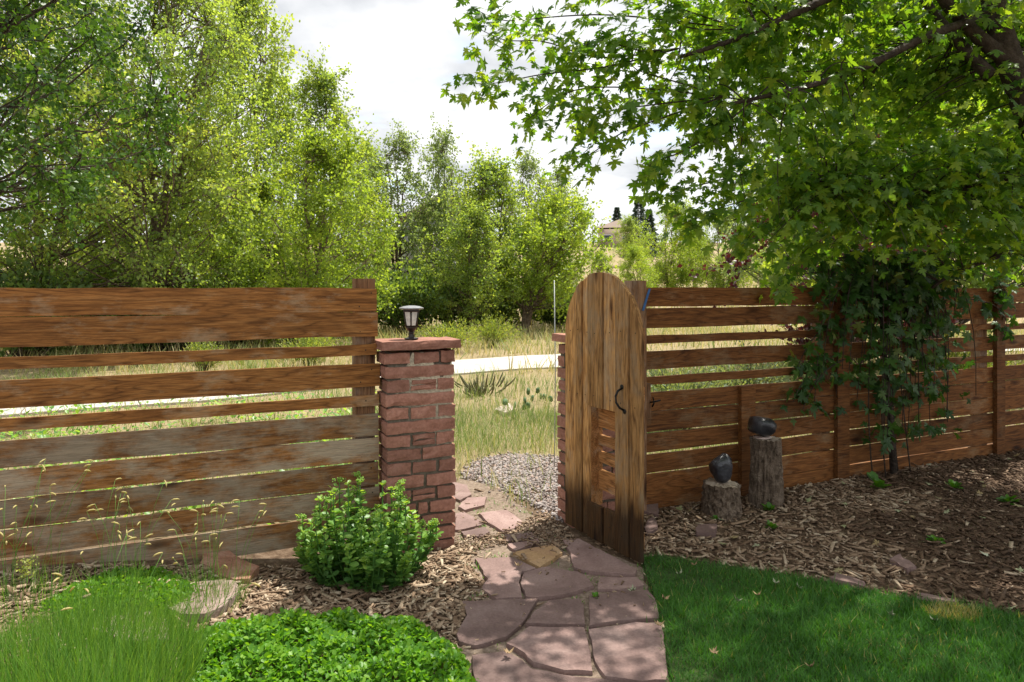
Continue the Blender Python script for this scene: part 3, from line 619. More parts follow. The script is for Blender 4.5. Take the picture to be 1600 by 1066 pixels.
blades('joint_weeds', JP, rng.uniform(.012, .035, len(JP)), rng.uniform(.003, .006, len(JP)), 'lawn', rng.uniform(.4, .75, len(JP)), .8, 'tiny weeds sprouting in the joints of the flagstone path', 'weeds')
# fallen leaves
def leafmesh(name, tmpl, mat, t, curl=.0):
    v = tmpl[0].copy(); v[:, 2] += curl*(v[:, 0]**2*2+(v[:, 1]-.5)**2)
    return me_tri(name, v, tmpl[1], M[mat], np.full(len(v), t))
LAWNLEAF = ['right at the edge of the flagstones', 'just in front of the gate foot', 'near the mulch border closest to the gate', 'left of the middle of the grass', 'in the middle beside another leaf', 'below the first edging stone', 'at the bottom edge of the picture', 'well right of the middle', 'near the straw coloured patch', 'below the straw coloured patch', 'low and close to the path', 'midway along the mulch border']
fm = [leafmesh('dry_leaf', MAPLE, 'dryleaf', .5, 1.1), leafmesh('pale_leaf', MAPLE, 'paleleaf', .5, 1.0)]
for i, (u, v) in enumerate([(1040, 952), (1065, 910), (1086, 897), (1153, 952), (1184, 945), (1245, 930), (1268, 1060), (1395, 977), (1432, 943), (1458, 985), (1118, 1038), (1210, 925)]):
    p_ = gpt(u, v); o = ob('fallen_leaf', fm[i % 2], None, (p_[0], p_[1], .04), (rng.normal()*.4, rng.normal()*.4, rng.rand()*6), cat='leaf', group='fallen leaves on the lawn', label='small curled %s leaf on the lawn, %s' % ('tan' if i % 2 == 0 else 'pale green', LAWNLEAF[i])); o.scale = (.036, .036, .036)
for u, v, lab in ((810, 897, 'curled brown leaf lying on the sunlit flagstone'), (1030, 993, 'tan dry leaf on the flagstone beside the lawn'), (992, 935, 'pale leaf lying in a light patch on the flagstone'), (795, 1038, 'small brown leaf on the bottom flagstone of the path')):
    p_ = gpt(u, v); o = ob('fallen_leaf', fm[lab.startswith('pale')], None, (p_[0], p_[1], .034), (.15, .1, rng.rand()*6), cat='leaf', label=lab); o.scale = (.042, .042, .042)
# seedlings in the mulch
for u, v, s_, lab in ((1118, 814, .05, 'tiny green seedling at the foot of the short stump'), (1202, 800, .09, 'small green weed at the foot of the tall stump'), (1205, 826, .07, 'small green weed in the mulch below the tall stump'), (1372, 765, .17, 'dark green leafy seedling in the mulch near the fence post'), (1462, 850, .08, 'small pale green seedling in the shaded mulch'), (1490, 765, .12, 'shaded green seedling under the vine at right'), (1575, 790, .13, 'dark glossy seedling in the mulch at the right edge'), (930, 938, .05, 'tiny weed growing in the joint between flagstones')):
    p_ = gpt(u, v); n = 26; d = nrm(np.stack([rng.normal(size=n), rng.normal(size=n), rng.uniform(.3, 1.4, n)], 1))
    V, T_, C = scatter(OVAL[0], OVAL[1], d*s_*.25*rng.rand(n, 1), frames(d+np.array([0, 0, -.2]), np.tile([0, 0, 1.], (n, 1))), s_*rng.uniform(.25, .6, n), rng.rand(n)*.5)
    ob('seedling', me_tri('seedling', V, T_, M['cover'], C), None, (p_[0], p_[1], gz(p_[0], p_[1])+.01), label=lab, cat='weed', group='seedlings')

# ------------------------------------------------------------------ near plants
def cam_sort(pos, k=300):
    u = 800+F*pos[:, 0]/pos[:, 1]; v = 450+F*(H-pos[:, 2])/pos[:, 1]; inf = (u > 5) & (u < 1595) & (v > 5) & (v < 1060)
    d = np.where(inf, pos[:, 1], 1e6); idx = np.argsort(d)[:k]; return idx[d[idx] < 1e5]
from mathutils import Matrix
def leaves(root, name, tmpl, pos, R, sc, tint, mat, nparts=300, bulk='foliage'):
    """bulk of the leaves in one part, the nearest ones as parts of their own"""
    idx = cam_sort(pos, nparts) if nparts else np.zeros(0, int)
    m_ = np.ones(len(pos), bool); m_[idx] = False; rl = np.array(root.location)
    V, T_, C = scatter(tmpl[0], tmpl[1], pos[m_]-rl, R[m_], sc[m_], tint[m_])
    ob(bulk, me_tri(bulk, V, T_, M[mat], C), root, kind='stuff')
    lv = [leafmesh(name, tmpl, mat, t) for t in np.linspace(.05, .95, 8)]
    for i in idx:
        o = bpy.data.objects.new(name, lv[min(7, int(tint[i]*8))]); link(o, root)
        mt = Matrix([[*(R[i][r]*sc[i]), pos[i][r]-rl[r]] for r in range(3)]+[[0, 0, 0, 1]]); o.matrix_local = mt
# sedum bush: stems with whorls of oval leaves
sb = gpt(572, 925); sb[1] += .12; sb[0] = (572-800)/F*sb[1]
sr = empty('sedum_bush', (sb[0], sb[1], gz(sb[0], sb[1])), label='bushy bright green sedum with oval leaves in front of the pillar', cat='bush')
pos, yd, nn, sc, ti, stems = [], [], [], [], [], []
bud_p, bud_s = [], []
for i in range(84):
    a = rng.rand()*6.283; q = math.sqrt(rng.rand()); tip = np.array([math.cos(a)*q*.39, math.sin(a)*q*.27, (.42-.17*q*q)*rng.uniform(.55, 1.2)])
    tip[2] *= 1+.22*math.exp(-((tip[0]+.13)/.1)**2)+.12*math.exp(-((tip[0]-.14)/.09)**2)
    base = tip*np.array([.62, .62, 0]); mid = (base+tip)/2+np.array([tip[0]*.25, tip[1]*.25, .04]); cv = bez(base, mid, tip, 9); stems.append(tube(cv, np.linspace(.005, .003, 9), 5))
    for j in range(1, 9):
        for k in range(5 if j < 8 else 7):
            b_ = rng.rand()*6.283; d = np.array([math.cos(b_), math.sin(b_), rng.uniform(-.15, .55) if j < 7 else rng.uniform(.3, 1.1)])
            pos.append(cv[j]+rng.normal(size=3)*.006); yd.append(d); nn.append([0, 0, 1.]); sc.append(rng.uniform(.032, .052)*(1 if j < 7 else .62)); ti.append(np.clip(.1*j+rng.normal()*.14, 0, 1))
    if rng.rand() < .55:
        for k in range(26): bud_p.append(tip+np.array([rng.normal()*.013, rng.normal()*.013, .012+rng.normal()*.008])); bud_s.append(rng.uniform(.003, .006))
pos = np.array(pos)+np.array(sr.location); R = frames(np.array(yd), np.array(nn)+rng.normal(size=(len(yd), 3))*.25)
leaves(sr, 'leaf', OVAL, pos, R, np.array(sc), np.array(ti), 'sedum', 300)
V, T_, C = join(stems); ob('stems', me_tri('stems', V, T_, M['sedum'], C*.4), sr, kind='stuff')
n = len(bud_p); V, T_, C = scatter(ICO[0], ICO[1], np.array(bud_p), frames(rdir(n), rdir(n)), np.array(bud_s), rng.uniform(.6, 1, n)); ob('flower_buds', me_tri('flower_buds', V, T_, M['sedum'], C), sr, kind='stuff')
# low mounds of ground cover
def mound(uv, hgt, n, label, sz=(.016, .030), mat='cover', zb=None):
    poly = np.array([gpt(u, v, zb or 0)[:2] for u, v in uv]); c = poly.mean(0); pts = sample(poly, n)
    ang = np.arctan2(pts[:, 1]-c[1], pts[:, 0]-c[0]); r_ = np.hypot(*(pts-c).T)
    edge = np.min(np.stack([np.hypot(*(pts-(a+(b-a)*t)).T) for a, b in zip(poly, np.roll(poly, -1, 0)) for t in np.linspace(0, 1, 12)]), 0)
    bl = .75+.25*np.sin(pts[:, 0]*19+np.sin(pts[:, 1]*13))*np.sin(pts[:, 1]*17+pts[:, 0]*5)
    hh = hgt*np.sqrt(np.clip(edge/.22, 0, 1))*bl; z = gz(pts[:, 0], pts[:, 1])+hh*rng.beta(4, 1.2, n)+.004
    d = nrm(np.column_stack([rng.normal(size=(n, 2)), rng.uniform(.1, 1.5, n)])); nn = np.tile([0, 0, 1.], (n, 1))+rng.normal(size=(n, 3))*.3
    V, T_, C = scatter(OVAL[0], OVAL[1], np.column_stack([pts-c, z]), frames(d, nn), rng.uniform(*sz, n), np.clip(rng.beta(2, 2, n)+.25*(bl-.7), 0, 1))
    r = empty('ground_cover', (c[0], c[1], 0), label=label, cat='plant'); ob('foliage', me_tri('foliage', V, T_, M[mat], C), r, kind='stuff'); return r
mound([(285, 1040), (330, 1010), (430, 985), (560, 975), (660, 990), (715, 1020), (745, 1075), (745, 1150), (300, 1150)], .17, 15000, 'low bright green ground cover mound beside the path at bottom')
mound([(60, 950), (100, 925), (180, 890), (250, 880), (310, 895), (325, 920), (255, 945), (190, 965), (100, 968)], .035, 5500, 'flat patch of bright green ground cover before the left fence', (.014, .028), zb=.17)
# ornamental grasses with flag-like seed heads
def clump(c, rad, n, hgt, label, heads, hh=(.35, .6)):
    c = np.array([c[0], c[1], gz(c[0], c[1])]); r = empty('ornamental_grass', c, label=label, cat='grass', group='blue grama grass clumps')
    a = rng.rand(n)*6.283; q = np.sqrt(rng.rand(n)); pts = np.stack([np.cos(a), np.sin(a)], 1)*(q*rad)[:, None]
    d = nrm(np.column_stack([pts/rad*.55+rng.normal(size=(n, 2))*.22, np.ones(n)])); h = hgt*rng.uniform(.5, 1.1, n)
    nn = np.column_stack([-d[:, :2]+rng.normal(size=(n, 2))*.3, np.zeros(n)]); V, T_, C = scatter(BLADE[0], BLADE[1], np.column_stack([pts, np.zeros(n)]), frames(d, nn), np.column_stack([rng.uniform(.0018, .0034, n), h, h]), np.clip(rng.beta(2, 2, n)*1.1, 0, 1))
    ob('blades', me_tri('blades', V, T_, M['orn'], C), r, kind='stuff')
    stalks = []; hv, ht, hc = tube([(0, 0, 0), (.012, 0, .002), (.026, 0, .001), (.036, 0, -.003)], [.0014, .0034, .0034, .0014], 5); hm = me_tri('seed_head', hv, ht, M['seed'], np.full(len(hv), .6))
    for i in range(heads):
        a = rng.rand()*6.283; q = rng.rand(); b = np.array([math.cos(a)*q*rad, math.sin(a)*q*rad, 0]); tip = b*1.5+np.array([rng.normal()*.07, rng.normal()*.07, rng.uniform(*hh)])
        stalks.append(tube(bez(b, np.array([b[0], b[1], tip[2]*.6]), tip, 5), .0009, 4))
        for k in range(rng.randint(1, 3)): ob('seed_head', hm, r, tip-np.array([0, 0, .03*k]), (rng.normal()*.2, rng.normal()*.35, rng.rand()*6.283))
    V, T_, C = join(stalks); ob('stalks', me_tri('stalks', V, T_, M['orn'], C), r, kind='stuff')
clump((-1.62, 2.42), .46, 9500, .20, 'tall fine green grass clump at the bottom left corner', 12, (.3, .45))
clump((-2.12, 2.92), .17, 150, .2, 'sparse grass clump with flag like seed heads at the left edge', 22, (.3, .62))
clump((-1.42, 3.18), .16, 260, .2, 'thin grass with pale flag like seed heads before the left fence', 20, (.2, .5))
clump((-1.78, 3.05), .15, 220, .2, 'wispy grass with seed heads between the two other wispy clumps', 16, (.25, .55))
# yellow flowered sprig
p_ = gpt(42, 925, .2); n = 160; z = rng.rand(n)*.09
V, T_, C = scatter(LEAF[0], LEAF[1], np.column_stack([rng.normal(size=(n, 2))*.018, .08+z]), frames(rdir(n), rdir(n)), rng.uniform(.008, .016, n), rng.uniform(.6, 1, n))
tb = tube([(0, 0, 0), (0, 0, .1)], .002, 5); r = empty('flower_sprig', (p_[0], p_[1], gz(p_[0], p_[1])), label='small pale yellow flower sprig at the left edge of the bed', cat='flower'); ob('florets', me_tri('florets', V, T_, M['rabbit'], C), r, kind='stuff'); ob('stem', me_tri('stem', tb[0], tb[1], M['orn'], tb[2]), r)

# ------------------------------------------------------------------ field beyond the fence
def field(n, xr, yr, h, lab, tint0, nm='field_grass', wd=(.003, .007), clear=True):
    x = rng.uniform(*xr, n); y = rng.uniform(*yr, n); s, t = to_st(x, y); k = t < -.35
    k &= ~on_conc(x, y); pts = np.column_stack([x, y])
    if clear: k &= ~(inpoly(x, y, GP) & (rng.rand(n) < .86)) & ~inpoly(x, y, [gpt(u, v)[:2] for u, v in [(700, 760), (740, 750), (860, 820), (880, 880), (700, 900)]])
    pat = np.sin(x*1.1+1.7*np.sin(y*.7))*np.sin(y*1.3+x*.5)+.5*np.sin(x*3.1+y*2.2)
    k &= rng.rand(n) < np.clip(.75+.35*pat, .2, 1)
    pts, pat = pts[k], pat[k]; m = len(pts); ti = np.clip(tint0-.22*pat+rng.normal(size=m)*.2, 0, 1)
    blades(nm, pts, rng.uniform(.4, 1.1, m)*h, rng.uniform(*wd, m), 'dry', ti, .4, lab, 'grass')
field(26000, (-2.2, 3.5), (4.6, 9), .2, 'mixed green and straw grass right behind the gate opening', .22)
field(34000, (-9, 9), (4.5, 15), .26, 'straw and green wild grass between the fence and the concrete path', .36, wd=(.005, .012))
field(36000, (-22, 20), (13, 27), .5, 'tall dry yellow grass along the far side of the concrete path', .62, wd=(.012, .03))
field(30000, (-40, 60), (27, 75), .6, 'dry grass on the distant hillside', .75, wd=(.03, .08))
n = 26000; x = rng.uniform(-9, -.9, n); y = rng.uniform(3.4, 10, n); s, t = to_st(x, y); k = (t < -.4) & (t > -5.2) & ~on_conc(x, y); x, y = x[k], y[k]; n = len(x)
k = rng.rand(n) < .5+.5*np.sin(x*2.3)*np.sin(y*2); x, y = x[k], y[k]; n = len(x); d = nrm(np.column_stack([rng.normal(size=(n, 2)), rng.uniform(.1, 1, n)]))
V, T_, C = scatter(OVAL[0], OVAL[1], np.column_stack([x, y, gz(x, y)+rng.rand(n)*np.where(y > 7, .42, .26)]), frames(d, np.tile([0, 0, 1.], (n, 1))), rng.uniform(.03, .07, n), rng.rand(n))
ob('weeds', me_tri('weeds', V, T_, M['sedum'], C), None, label='leafy green weeds growing behind the left fence', cat='weeds', kind='stuff')
# shrubs
def shrub(u, Yd, wpx, hgt, mat, label, n=3500, ls=.05, name='shrub', group='shrubs beyond the fence', thin=True):
    x = (u-800)/F*Yd; rad = wpx/F*Yd/2; r = empty(name, (x, Yd, gz(x, Yd)), label=label, cat='shrub', group=group)
    nst = 44; a = rng.rand(nst)*6.283; q = np.sqrt(rng.rand(nst)); tips = np.stack([np.cos(a)*q*rad, np.sin(a)*q*rad, hgt*(1-.45*q*q)*rng.uniform(.7, 1.1, nst)], 1)
    st_ = [tube(bez(np.array([t[0]*.1, t[1]*.1, -.03]), np.array([t[0]*.4, t[1]*.4, t[2]*.6]), t, 5), np.linspace(.012, .004, 5)*min(1.6, hgt), 4) for t in tips]
    V, T_, C = join(st_); ob('stems', me_tri('stems', V, T_, M['bark']), r, kind='stuff')
    i = rng.randint(nst, size=n); f = rng.uniform(.35, 1.03, n)[:, None]; P_ = tips[i]*f**np.array([1.3, 1.3, .9])+rng.normal(size=(n, 3))*.075*min(2, rad+.3)
    P_[:, 2] = np.abs(P_[:, 2]); d = nrm(tips[i]/np.linalg.norm(tips[i], axis=1, keepdims=True)+rng.normal(size=(n, 3))*.5)
    tv = LEAF[0]*np.array([.45 if thin else 1, 1, 1]); V, T_, C = scatter(tv, LEAF[1], P_, frames(d, rdir(n)), ls*rng.uniform(.6, 1.3, n), np.clip(rng.beta(2, 2, n)+(rng.rand(nst)-.5)[i]*.3, 0, 1))
    ob('foliage', me_tri('foliage', V, T_, M[mat], C), r, kind='stuff')
shrub(485, 14.5, 90, .75, 'rabbit', 'pale yellow green rabbitbrush seen through the left fence gap by its end', 3000, .07)
shrub(318, 13.5, 60, .65, 'rabbit', 'pale rabbitbrush seen through the upper gap of the left fence', 2400, .06)
shrub(700, 17.5, 110, .8, 'rabbit', 'pale green rabbitbrush beside the lamp beyond the pillar', 3200, .08)
shrub(770, 19, 90, .8, 'rabbit', 'pale green rabbitbrush at the far path edge in the gate opening', 2600, .08)
for u, Yd, w_, h_, lab in ((1060, 7.6, 170, .75, 'silvery blue green sage shrub behind the fence next to the gate'), (1170, 8.4, 180, .85, 'silvery sage shrub behind the fence above the log stumps'), (1260, 10.5, 120, .9, 'silvery sage shrub behind the fence near the vine'), (1500, 10.5, 160, .8, 'pale shrub behind the fence at the far right')):
    shrub(u, Yd, w_, h_, 'sage' if u < 1400 else 'rabbit', lab, 4200, .07)
US = [(30, 15, 300, 1.9), (150, 19, 260, 2.4), (270, 17, 220, 1.9), (380, 20, 240, 2.6), (470, 21, 200, 2.4), (560, 23, 170, 2.3), (640, 24, 180, 2.4), (725, 25.5, 170, 2.2), (775, 26.5, 150, 1.9), (870, 27, 110, 1.7)]
WORD = ['leftmost', 'second', 'third', 'fourth', 'fifth', 'sixth', 'seventh', 'eighth', 'ninth', 'rightmost']
for i, (u, Yd, w_, h_) in enumerate(US):
    shrub(u, Yd, w_, h_, 'under', 'dark green understory thicket shrub at the foot of the trees, %s from the left' % WORD[i], 6500, .15, 'thicket_shrub', 'understory thicket below the trees', False)
# cholla and prickly pear
c0 = gpt(752, 612, -.05); r = empty('cholla_cactus', (c0[0], c0[1], gz(c0[0], c0[1])), label='spiky brown green cholla cactus beyond the gate near the path', cat='cactus')
for i in range(64):
    a = rng.rand()*6.283; d = np.array([math.cos(a)*.75, math.sin(a)*.5, rng.uniform(.1, 1.1)]); b = np.array([d[0]*.6, d[1]*.6, .22*rng.rand()])*rng.rand()+rng.normal(size=3)*.02; L_ = rng.uniform(.1, .26)
    V, T_, C = tube(bez(b, b+d*L_*.6, b+d*L_+np.array([0, 0, .05]), 6), [.008, .011, .012, .012, .010, .005], 6); ob('stem', me_tri('stem', V, T_, M['cactus']), r)
for u, v, k, lab in ((835, 622, 9, 'green prickly pear cactus beside the right pillar beyond the gate'), (808, 640, 7, 'small prickly pear cactus in the grass in the gate opening')):
    c0 = gpt(u, v, -.05); r = empty('prickly_pear', (c0[0], c0[1], gz(c0[0], c0[1])), label=lab, cat='cactus', group='prickly pears'); v_ = ICO[0]*np.array([.042, .012, .058])
    pm = me_tri('pad', v_, ICO[1], M['pear'], smooth=True)
    for i in range(k): ob('pad', pm, r, (rng.normal()*.12, rng.normal()*.1, .06+.09*(i % 3 == 2)), (rng.normal()*.2, rng.normal()*.4, rng.rand()*6))
slab('flat_stone', [(772, 640), (795, 630), (806, 640), (790, 646)], -.05, .04, 'pale', 'pale flat rock in the grass beyond the gate')
pv, pt, pc = tube([(0, 0, -.1), (0.01, 0, .8), (0, 0, 1.62)], .0045, 6); x_, y_ = (866-800)/F*5.9, 5.9
ob('thin_pole', me_tri('thin_pole', pv, pt, M['steel']), None, (x_, y_, gz(x_, y_)), label='thin upright grey rod just beyond the right pillar', cat='pole')

# ------------------------------------------------------------------ trees
def tree_meshes(seed, Ht, Rad, cb, K, per, leaf, mat, lean=(0, 0), clump=.38, top=1.0, trunk=.16, bark='bark', upright=.6, tmpl=LEAF, forks=3, low=.16):
    """trunk > limbs reaching leaf clumps spread through an uneven crown envelope"""
    r = np.random.RandomState(seed); parts = []; tl = np.array([lean[0], lean[1], 0.])
    axes = []
    for k in range(forks):
        a = 6.283*k/forks+r.rand(); off = np.array([math.cos(a), math.sin(a), 0])*Rad*.30*(forks > 1)
        p = bez(np.zeros(3)-np.array([0, 0, .2]), np.array([0, 0, Ht*.42])+tl*.4+off*.2, np.array([0, 0, Ht*(.93-.12*k*r.rand())])+tl+off, 10); p[1:-1] += r.normal(size=(8, 3))*Ht*.008
        axes.append(p); parts.append(tube(p, trunk*np.linspace(1, .12, 10)/(1+.25*(forks-1)*(np.linspace(0, 1, 10) > .2)), 7))
    cen = []; bl = r.normal(size=(7, 3))
    while len(cen) < K:
        h = r.rand(); a = r.rand()*6.283; env = np.sin(math.pi*min(1, h**.72*.93+.07))**.62
        env *= 1+.28*math.sin(2*a+seed)+.16*math.sin(5*h*3+3*a); q = math.sqrt(r.uniform(.06, 1))
        cen.append(np.array([math.cos(a)*q*Rad*env, math.sin(a)*q*Rad*env, cb+(Ht-cb)*h])+tl*((cb+(Ht-cb)*h)/Ht))
    P_, Dd, Ti = [], [], []
    for c in cen:
        ax = axes[np.argmin([np.linalg.norm(a_[-1]-c)+r.rand()*Rad for a_ in axes])]
        zb = max(Ht*low, c[2]-upright*np.linalg.norm(c[:2]-tl[:2]*c[2]/Ht)-.3); i = np.argmin(abs(ax[:, 2]-zb)); b = ax[i]
        m_ = (b+c)/2+np.array([0, 0, -.12*np.linalg.norm(c-b)])*(r.rand()) + r.normal(size=3)*.2; bz = bez(b, m_, c, 8); bz[1:-1] += r.normal(size=(6, 3))*.05
        parts.append(tube(bz, np.linspace(trunk*.15, trunk*.04, 8), 4, False))
        ct = r.normal()*.17; nt_ = 7
        for k in range(nt_):
            tip = c+r.normal(size=3)*clump*np.array([.85, .85, 1.15]); parts.append(tube(np.array([c, (c+tip)/2+r.normal(size=3)*.05, tip]), [trunk*.05, trunk*.035, trunk*.015], 3, False))
            m = per//nt_; f = r.uniform(.25, 1.15, m)[:, None]; P_.append(c+(tip-c)*f+r.normal(size=(m, 3))*clump*.19); Dd.append(nrm(r.normal(size=(m, 3))*.8+nrm(tip-c)*.5+np.array([0, 0, -.35]))); Ti.append(np.clip(.2+.55*r.beta(2, 2.2, m)+ct, 0, 1))
    P_ = np.concatenate(P_); Dd = np.concatenate(Dd); Ti = np.concatenate(Ti); n = len(P_)
    V, T_, C = scatter(tmpl[0]*np.array([1.25, 1, 1]), tmpl[1], P_, frames(Dd, nrm(r.normal(size=(n, 3))*.8+np.array([0, 0, .5]))), leaf*r.uniform(.65, 1.3, n), Ti)
    cm = me_tri('crown', V, T_, M[mat], C); V, T_, C = join(parts); tm = me_tri('trunk', V, T_, M[bark], smooth=True); return tm, cm
def tree(ms, u, Yd, label, rz=0, sc=1., sz=None, name='cottonwood_tree', group='trees beyond the fence', dz=0):
    x = (u-800)/F*Yd; r = empty(name, (x, Yd, gz(x, Yd)+dz), rz, label=label, cat='tree', group=group); r.scale = (sc, sc, sz or sc)
    ob('trunk', ms[0], r); ob('crown', ms[1], r); return r
A = tree_meshes(11, 10.6, 3.4, 1.6, 210, 230, .088, 'cotton', (.9, -.3), .46, trunk=.2)
B = tree_meshes(12, 9.4, 1.9, 1.4, 115, 170, .105, 'cotton', (.2, 0), .40, trunk=.16, upright=.9)
C1 = tree_meshes(13, 5.6, 2.2, .7, 110, 230, .088, 'lime', (.5, -.3), .38, trunk=.12)
D1 = tree_meshes(14, 7.2, 1.6, 1.0, 90, 140, .10, 'willow', (.1, 0), .38, trunk=.13, upright=.9)
E1 = tree_meshes(15, 6.0, 1.9, .9, 100, 160, .105, 'cotton', (-.3, 0), .40, trunk=.14, upright=.8)
G1 = tree_meshes(16, 4.7, 2.2, 1.3, 95, 180, .105, 'lime', (1.5, .2), .38, trunk=.14, forks=2)
tree(A, 235, 17, 'big cottonwood behind the left fence with a leaning bare limb', 0, .93)
tree(A, 60, 15.5, 'broad green cottonwood at the far left behind the elm branches', 2.2, .86)
tree(B, 380, 22, 'tall cottonwood whose top reaches the upper picture edge', .6, 1.0, 1.2)
tree(B, 505, 24.5, 'tall cottonwood with pointed top above the fence end post', 2.9, 1.0)
tree(C1, 478, 18.5, 'bright yellow green tree in front of the tall cottonwoods', 0, 1.)
tree(C1, 395, 19.5, 'yellow green young tree just left of the brightest one', 2.1, .85)
tree(D1, 618, 27, 'grey green poplar above the stone pillar', .3, 1.04, 1.04)
tree(D1, 695, 28.5, 'slender grey green poplar standing before the gabled house', 1.9, .95, 1.1)
tree(B, 575, 31, 'tall green cottonwood in the second row above the pillar', 4, .86)
tree(E1, 770, 26, 'green cottonwood left of the gate opening', 1.2, 1.06)
tree(E1, 735, 23.5, 'low green tree behind the rabbitbrush beyond the pillar', 3.3, .72)
tree(D1, 830, 30, 'narrow pale green poplar right of the middle', 3.5, .9, 1.0)
tree(D1, 872, 33, 'farther pale poplar above the yellow green leaning tree', 5, .85, .98)
tree(G1, 815, 24.5, 'yellow green tree with trunks leaning right above the gate opening', 0, 1.)
tree(E1, 180, 24, 'green cottonwood filling in behind the big left cottonwood', 5, 1.15)
tree(E1, 320, 27, 'green cottonwood in the second row behind the left fence', 2, 1.2)
for i, (u, Yd, s_, q, lab) in enumerate([(1040, 46, 1.12, C1, 'round yellow green tree on the hillside right of the gate'), (1125, 44, 1.0, C1, 'light green tree on the hillside above the right fence'), (1190, 46, .85, D1, 'grey green tree on the hillside beside the maple leaves'), (1000, 41, .62, C1, 'small bright green tree right above the gate post'), (1085, 56, .85, E1, 'pale tree higher on the hill behind the yellow green one'), (985, 85, 1.0, E1, 'grey green bush tree beside the far tan house'), (940, 70, .55, G1, 'low spreading tree on the dry hillside'), (1240, 40, 1.0, E1, 'green tree behind the maple on the slope')]):
    tree(q, u, Yd, lab, i*1.3, s_, group='trees on the hillside')
# trees close behind the right fence, and the elm at left
W1 = tree_meshes(21, 8.5, 2.6, 1.6, 90, 260, .12, 'willow', (0, 0), .42, trunk=.2, bark='barkD'); tree(W1, 1330, 15, 'tall grey green willow behind the maple branches', .5, 1., name='willow_tree')
tree(W1, 1640, 14, 'grey green tree beyond the fence at the right edge', 2.5, .9, name='willow_tree')
Pm = tree_meshes(22, 3.3, 1.25, 1.0, 34, 150, .075, 'plum', (0, 0), .26, trunk=.09, bark='barkD'); tree(Pm, 1320, 8.8, 'purple leaved plum tree behind the maple and the right fence', 0, .95, name='plum_tree')
K1 = tree_meshes(23, 5.2, 2.3, 1.5, 75, 260, .10, 'lime', (.9, .3), .36, trunk=.2, bark='barkD', forks=2); tree(K1, 1470, 10.5, 'bright green tree with a dark leaning trunk behind the vine', 1., 1., name='shade_tree')
E0 = tree_meshes(24, 6.6, 2.7, 2.75, 140, 240, .068, 'elm', (.7, .2), .32, trunk=.14, bark='barkD', low=.42); rt = tree(E0, -190, 7.3, 'dark leaved elm overhanging the picture from the upper left', 0, 1., name='elm_tree')
# conifers on the hill
def conifer(u, Yd, Ht, label):
    x = (u-800)/F*Yd; r = empty('spruce_tree', (x, Yd, gz(x, Yd)), label=label, cat='tree', group='conifers on the hill'); V, T_, C = tube([(0, 0, -.2), (0, 0, Ht)], [.16, .02], 6); ob('trunk', me_tri('trunk', V, T_, M['barkD']), r)
    n = 5200; h = rng.rand(n)**1.3; a = rng.rand(n)*6.283; lay = .72+.28*np.sin(h*58); q = np.sqrt(rng.rand(n)); rd = (1-h)*Ht*.36*lay*q+.05
    P_ = np.stack([np.cos(a)*rd, np.sin(a)*rd, .4+h*(Ht-.35)-.25*rd], 1); d = np.stack([np.cos(a), np.sin(a), np.full(n, -.15)], 1)
    V, T_, C = scatter(LEAF[0]*np.array([.7, 1, 1]), LEAF[1], P_, frames(d, rdir(n)), .42*rng.uniform(.6, 1.2, n), rng.rand(n)); ob('crown', me_tri('crown', V, T_, M['spruce'], C), r)
conifer(998, 100, 8.8, 'dark pointed spruce on the skyline beside the far house'); conifer(1014, 103, 6.8, 'smaller blue spruce just right of the pointed one'); conifer(964, 126, 6.4, 'rounded dark pine left of the spruces on the skyline')
# far houses
def house(u, Yd, z0, w_, d_, hw, hr, wall, roof, label, rz, gable=True):
    x = (u-800)/F*Yd; r = empty('house', (x, Yd, z0), rz, label=label, cat='house', group='houses behind the trees')
    V = _b*np.array([w_, d_, hw])+np.array([0, 0, hw/2]); ob('wall', me_tri('wall', V, BOXT, M[wall]), r)
    e = .4; a, b = w_/2+e, d_/2+e; rv = [(-a, -b, hw), (a, -b, hw), (a, b, hw), (-a, b, hw)]; k = 0 if gable else b*.8
    rv += [(0, -b+k, hw+hr), (0, b-k, hw+hr)]; rv2 = [(x_, y_, z_+.22) for x_, y_, z_ in rv]
    ob('roof', me_py('roof', rv2, [(0, 4, 5, 3), (1, 2, 5, 4), (0, 1, 4), (2, 3, 5), (0, 3, 2, 1)], M[roof]), r)
    if gable:
        ob('gable', me_py('gable', [(-w_/2, -d_/2-.03, hw), (w_/2, -d_/2-.03, hw), (0, -d_/2-.03, hw+hr*.9), (-w_/2, -d_/2+.1, hw), (w_/2, -d_/2+.1, hw), (0, -d_/2+.1, hw+hr*.9)], [(0, 1, 2), (5, 4, 3), (0, 3, 4, 1), (1, 4, 5, 2), (2, 5, 3, 0)], M[wall]), r)
        for sgn in (-1, 1):
            V, T_, C = tube([(sgn*(a+.02), -b-.05, hw+.1), (0, -b-.05, hw+hr+.12)], .14, 4); ob('trim', me_tri('trim', V, T_, M['white']), r)
    for xx in (-w_*.25, w_*.22):
        for zz in ([hw*.3, hw*.72] if hw > 4 else [hw*.5]):
            wn = ob('window', me_tri('window', _b*np.array([1.3, .1, 1.3]), BOXT, M['white']), r, (xx, -d_/2-.04, zz)); ob('pane', me_tri('pane', _b*np.array([1.1, .06, 1.1]), BOXT, M['glass']), wn, (0, -.04, 0))
    return r
house(968, 120, gz(17, 120)-.8, 6.5, 8, 3.2, 1.7, 'hwall', 'hroof', 'tan house with brown hip roof on the hill above the gate', -.25, False)
house(682, 52, 1.2, 5.2, 7, 5.2, 1.9, 'gwall', 'hroof', 'grey green gabled house with white trim glimpsed between the poplars', .25)

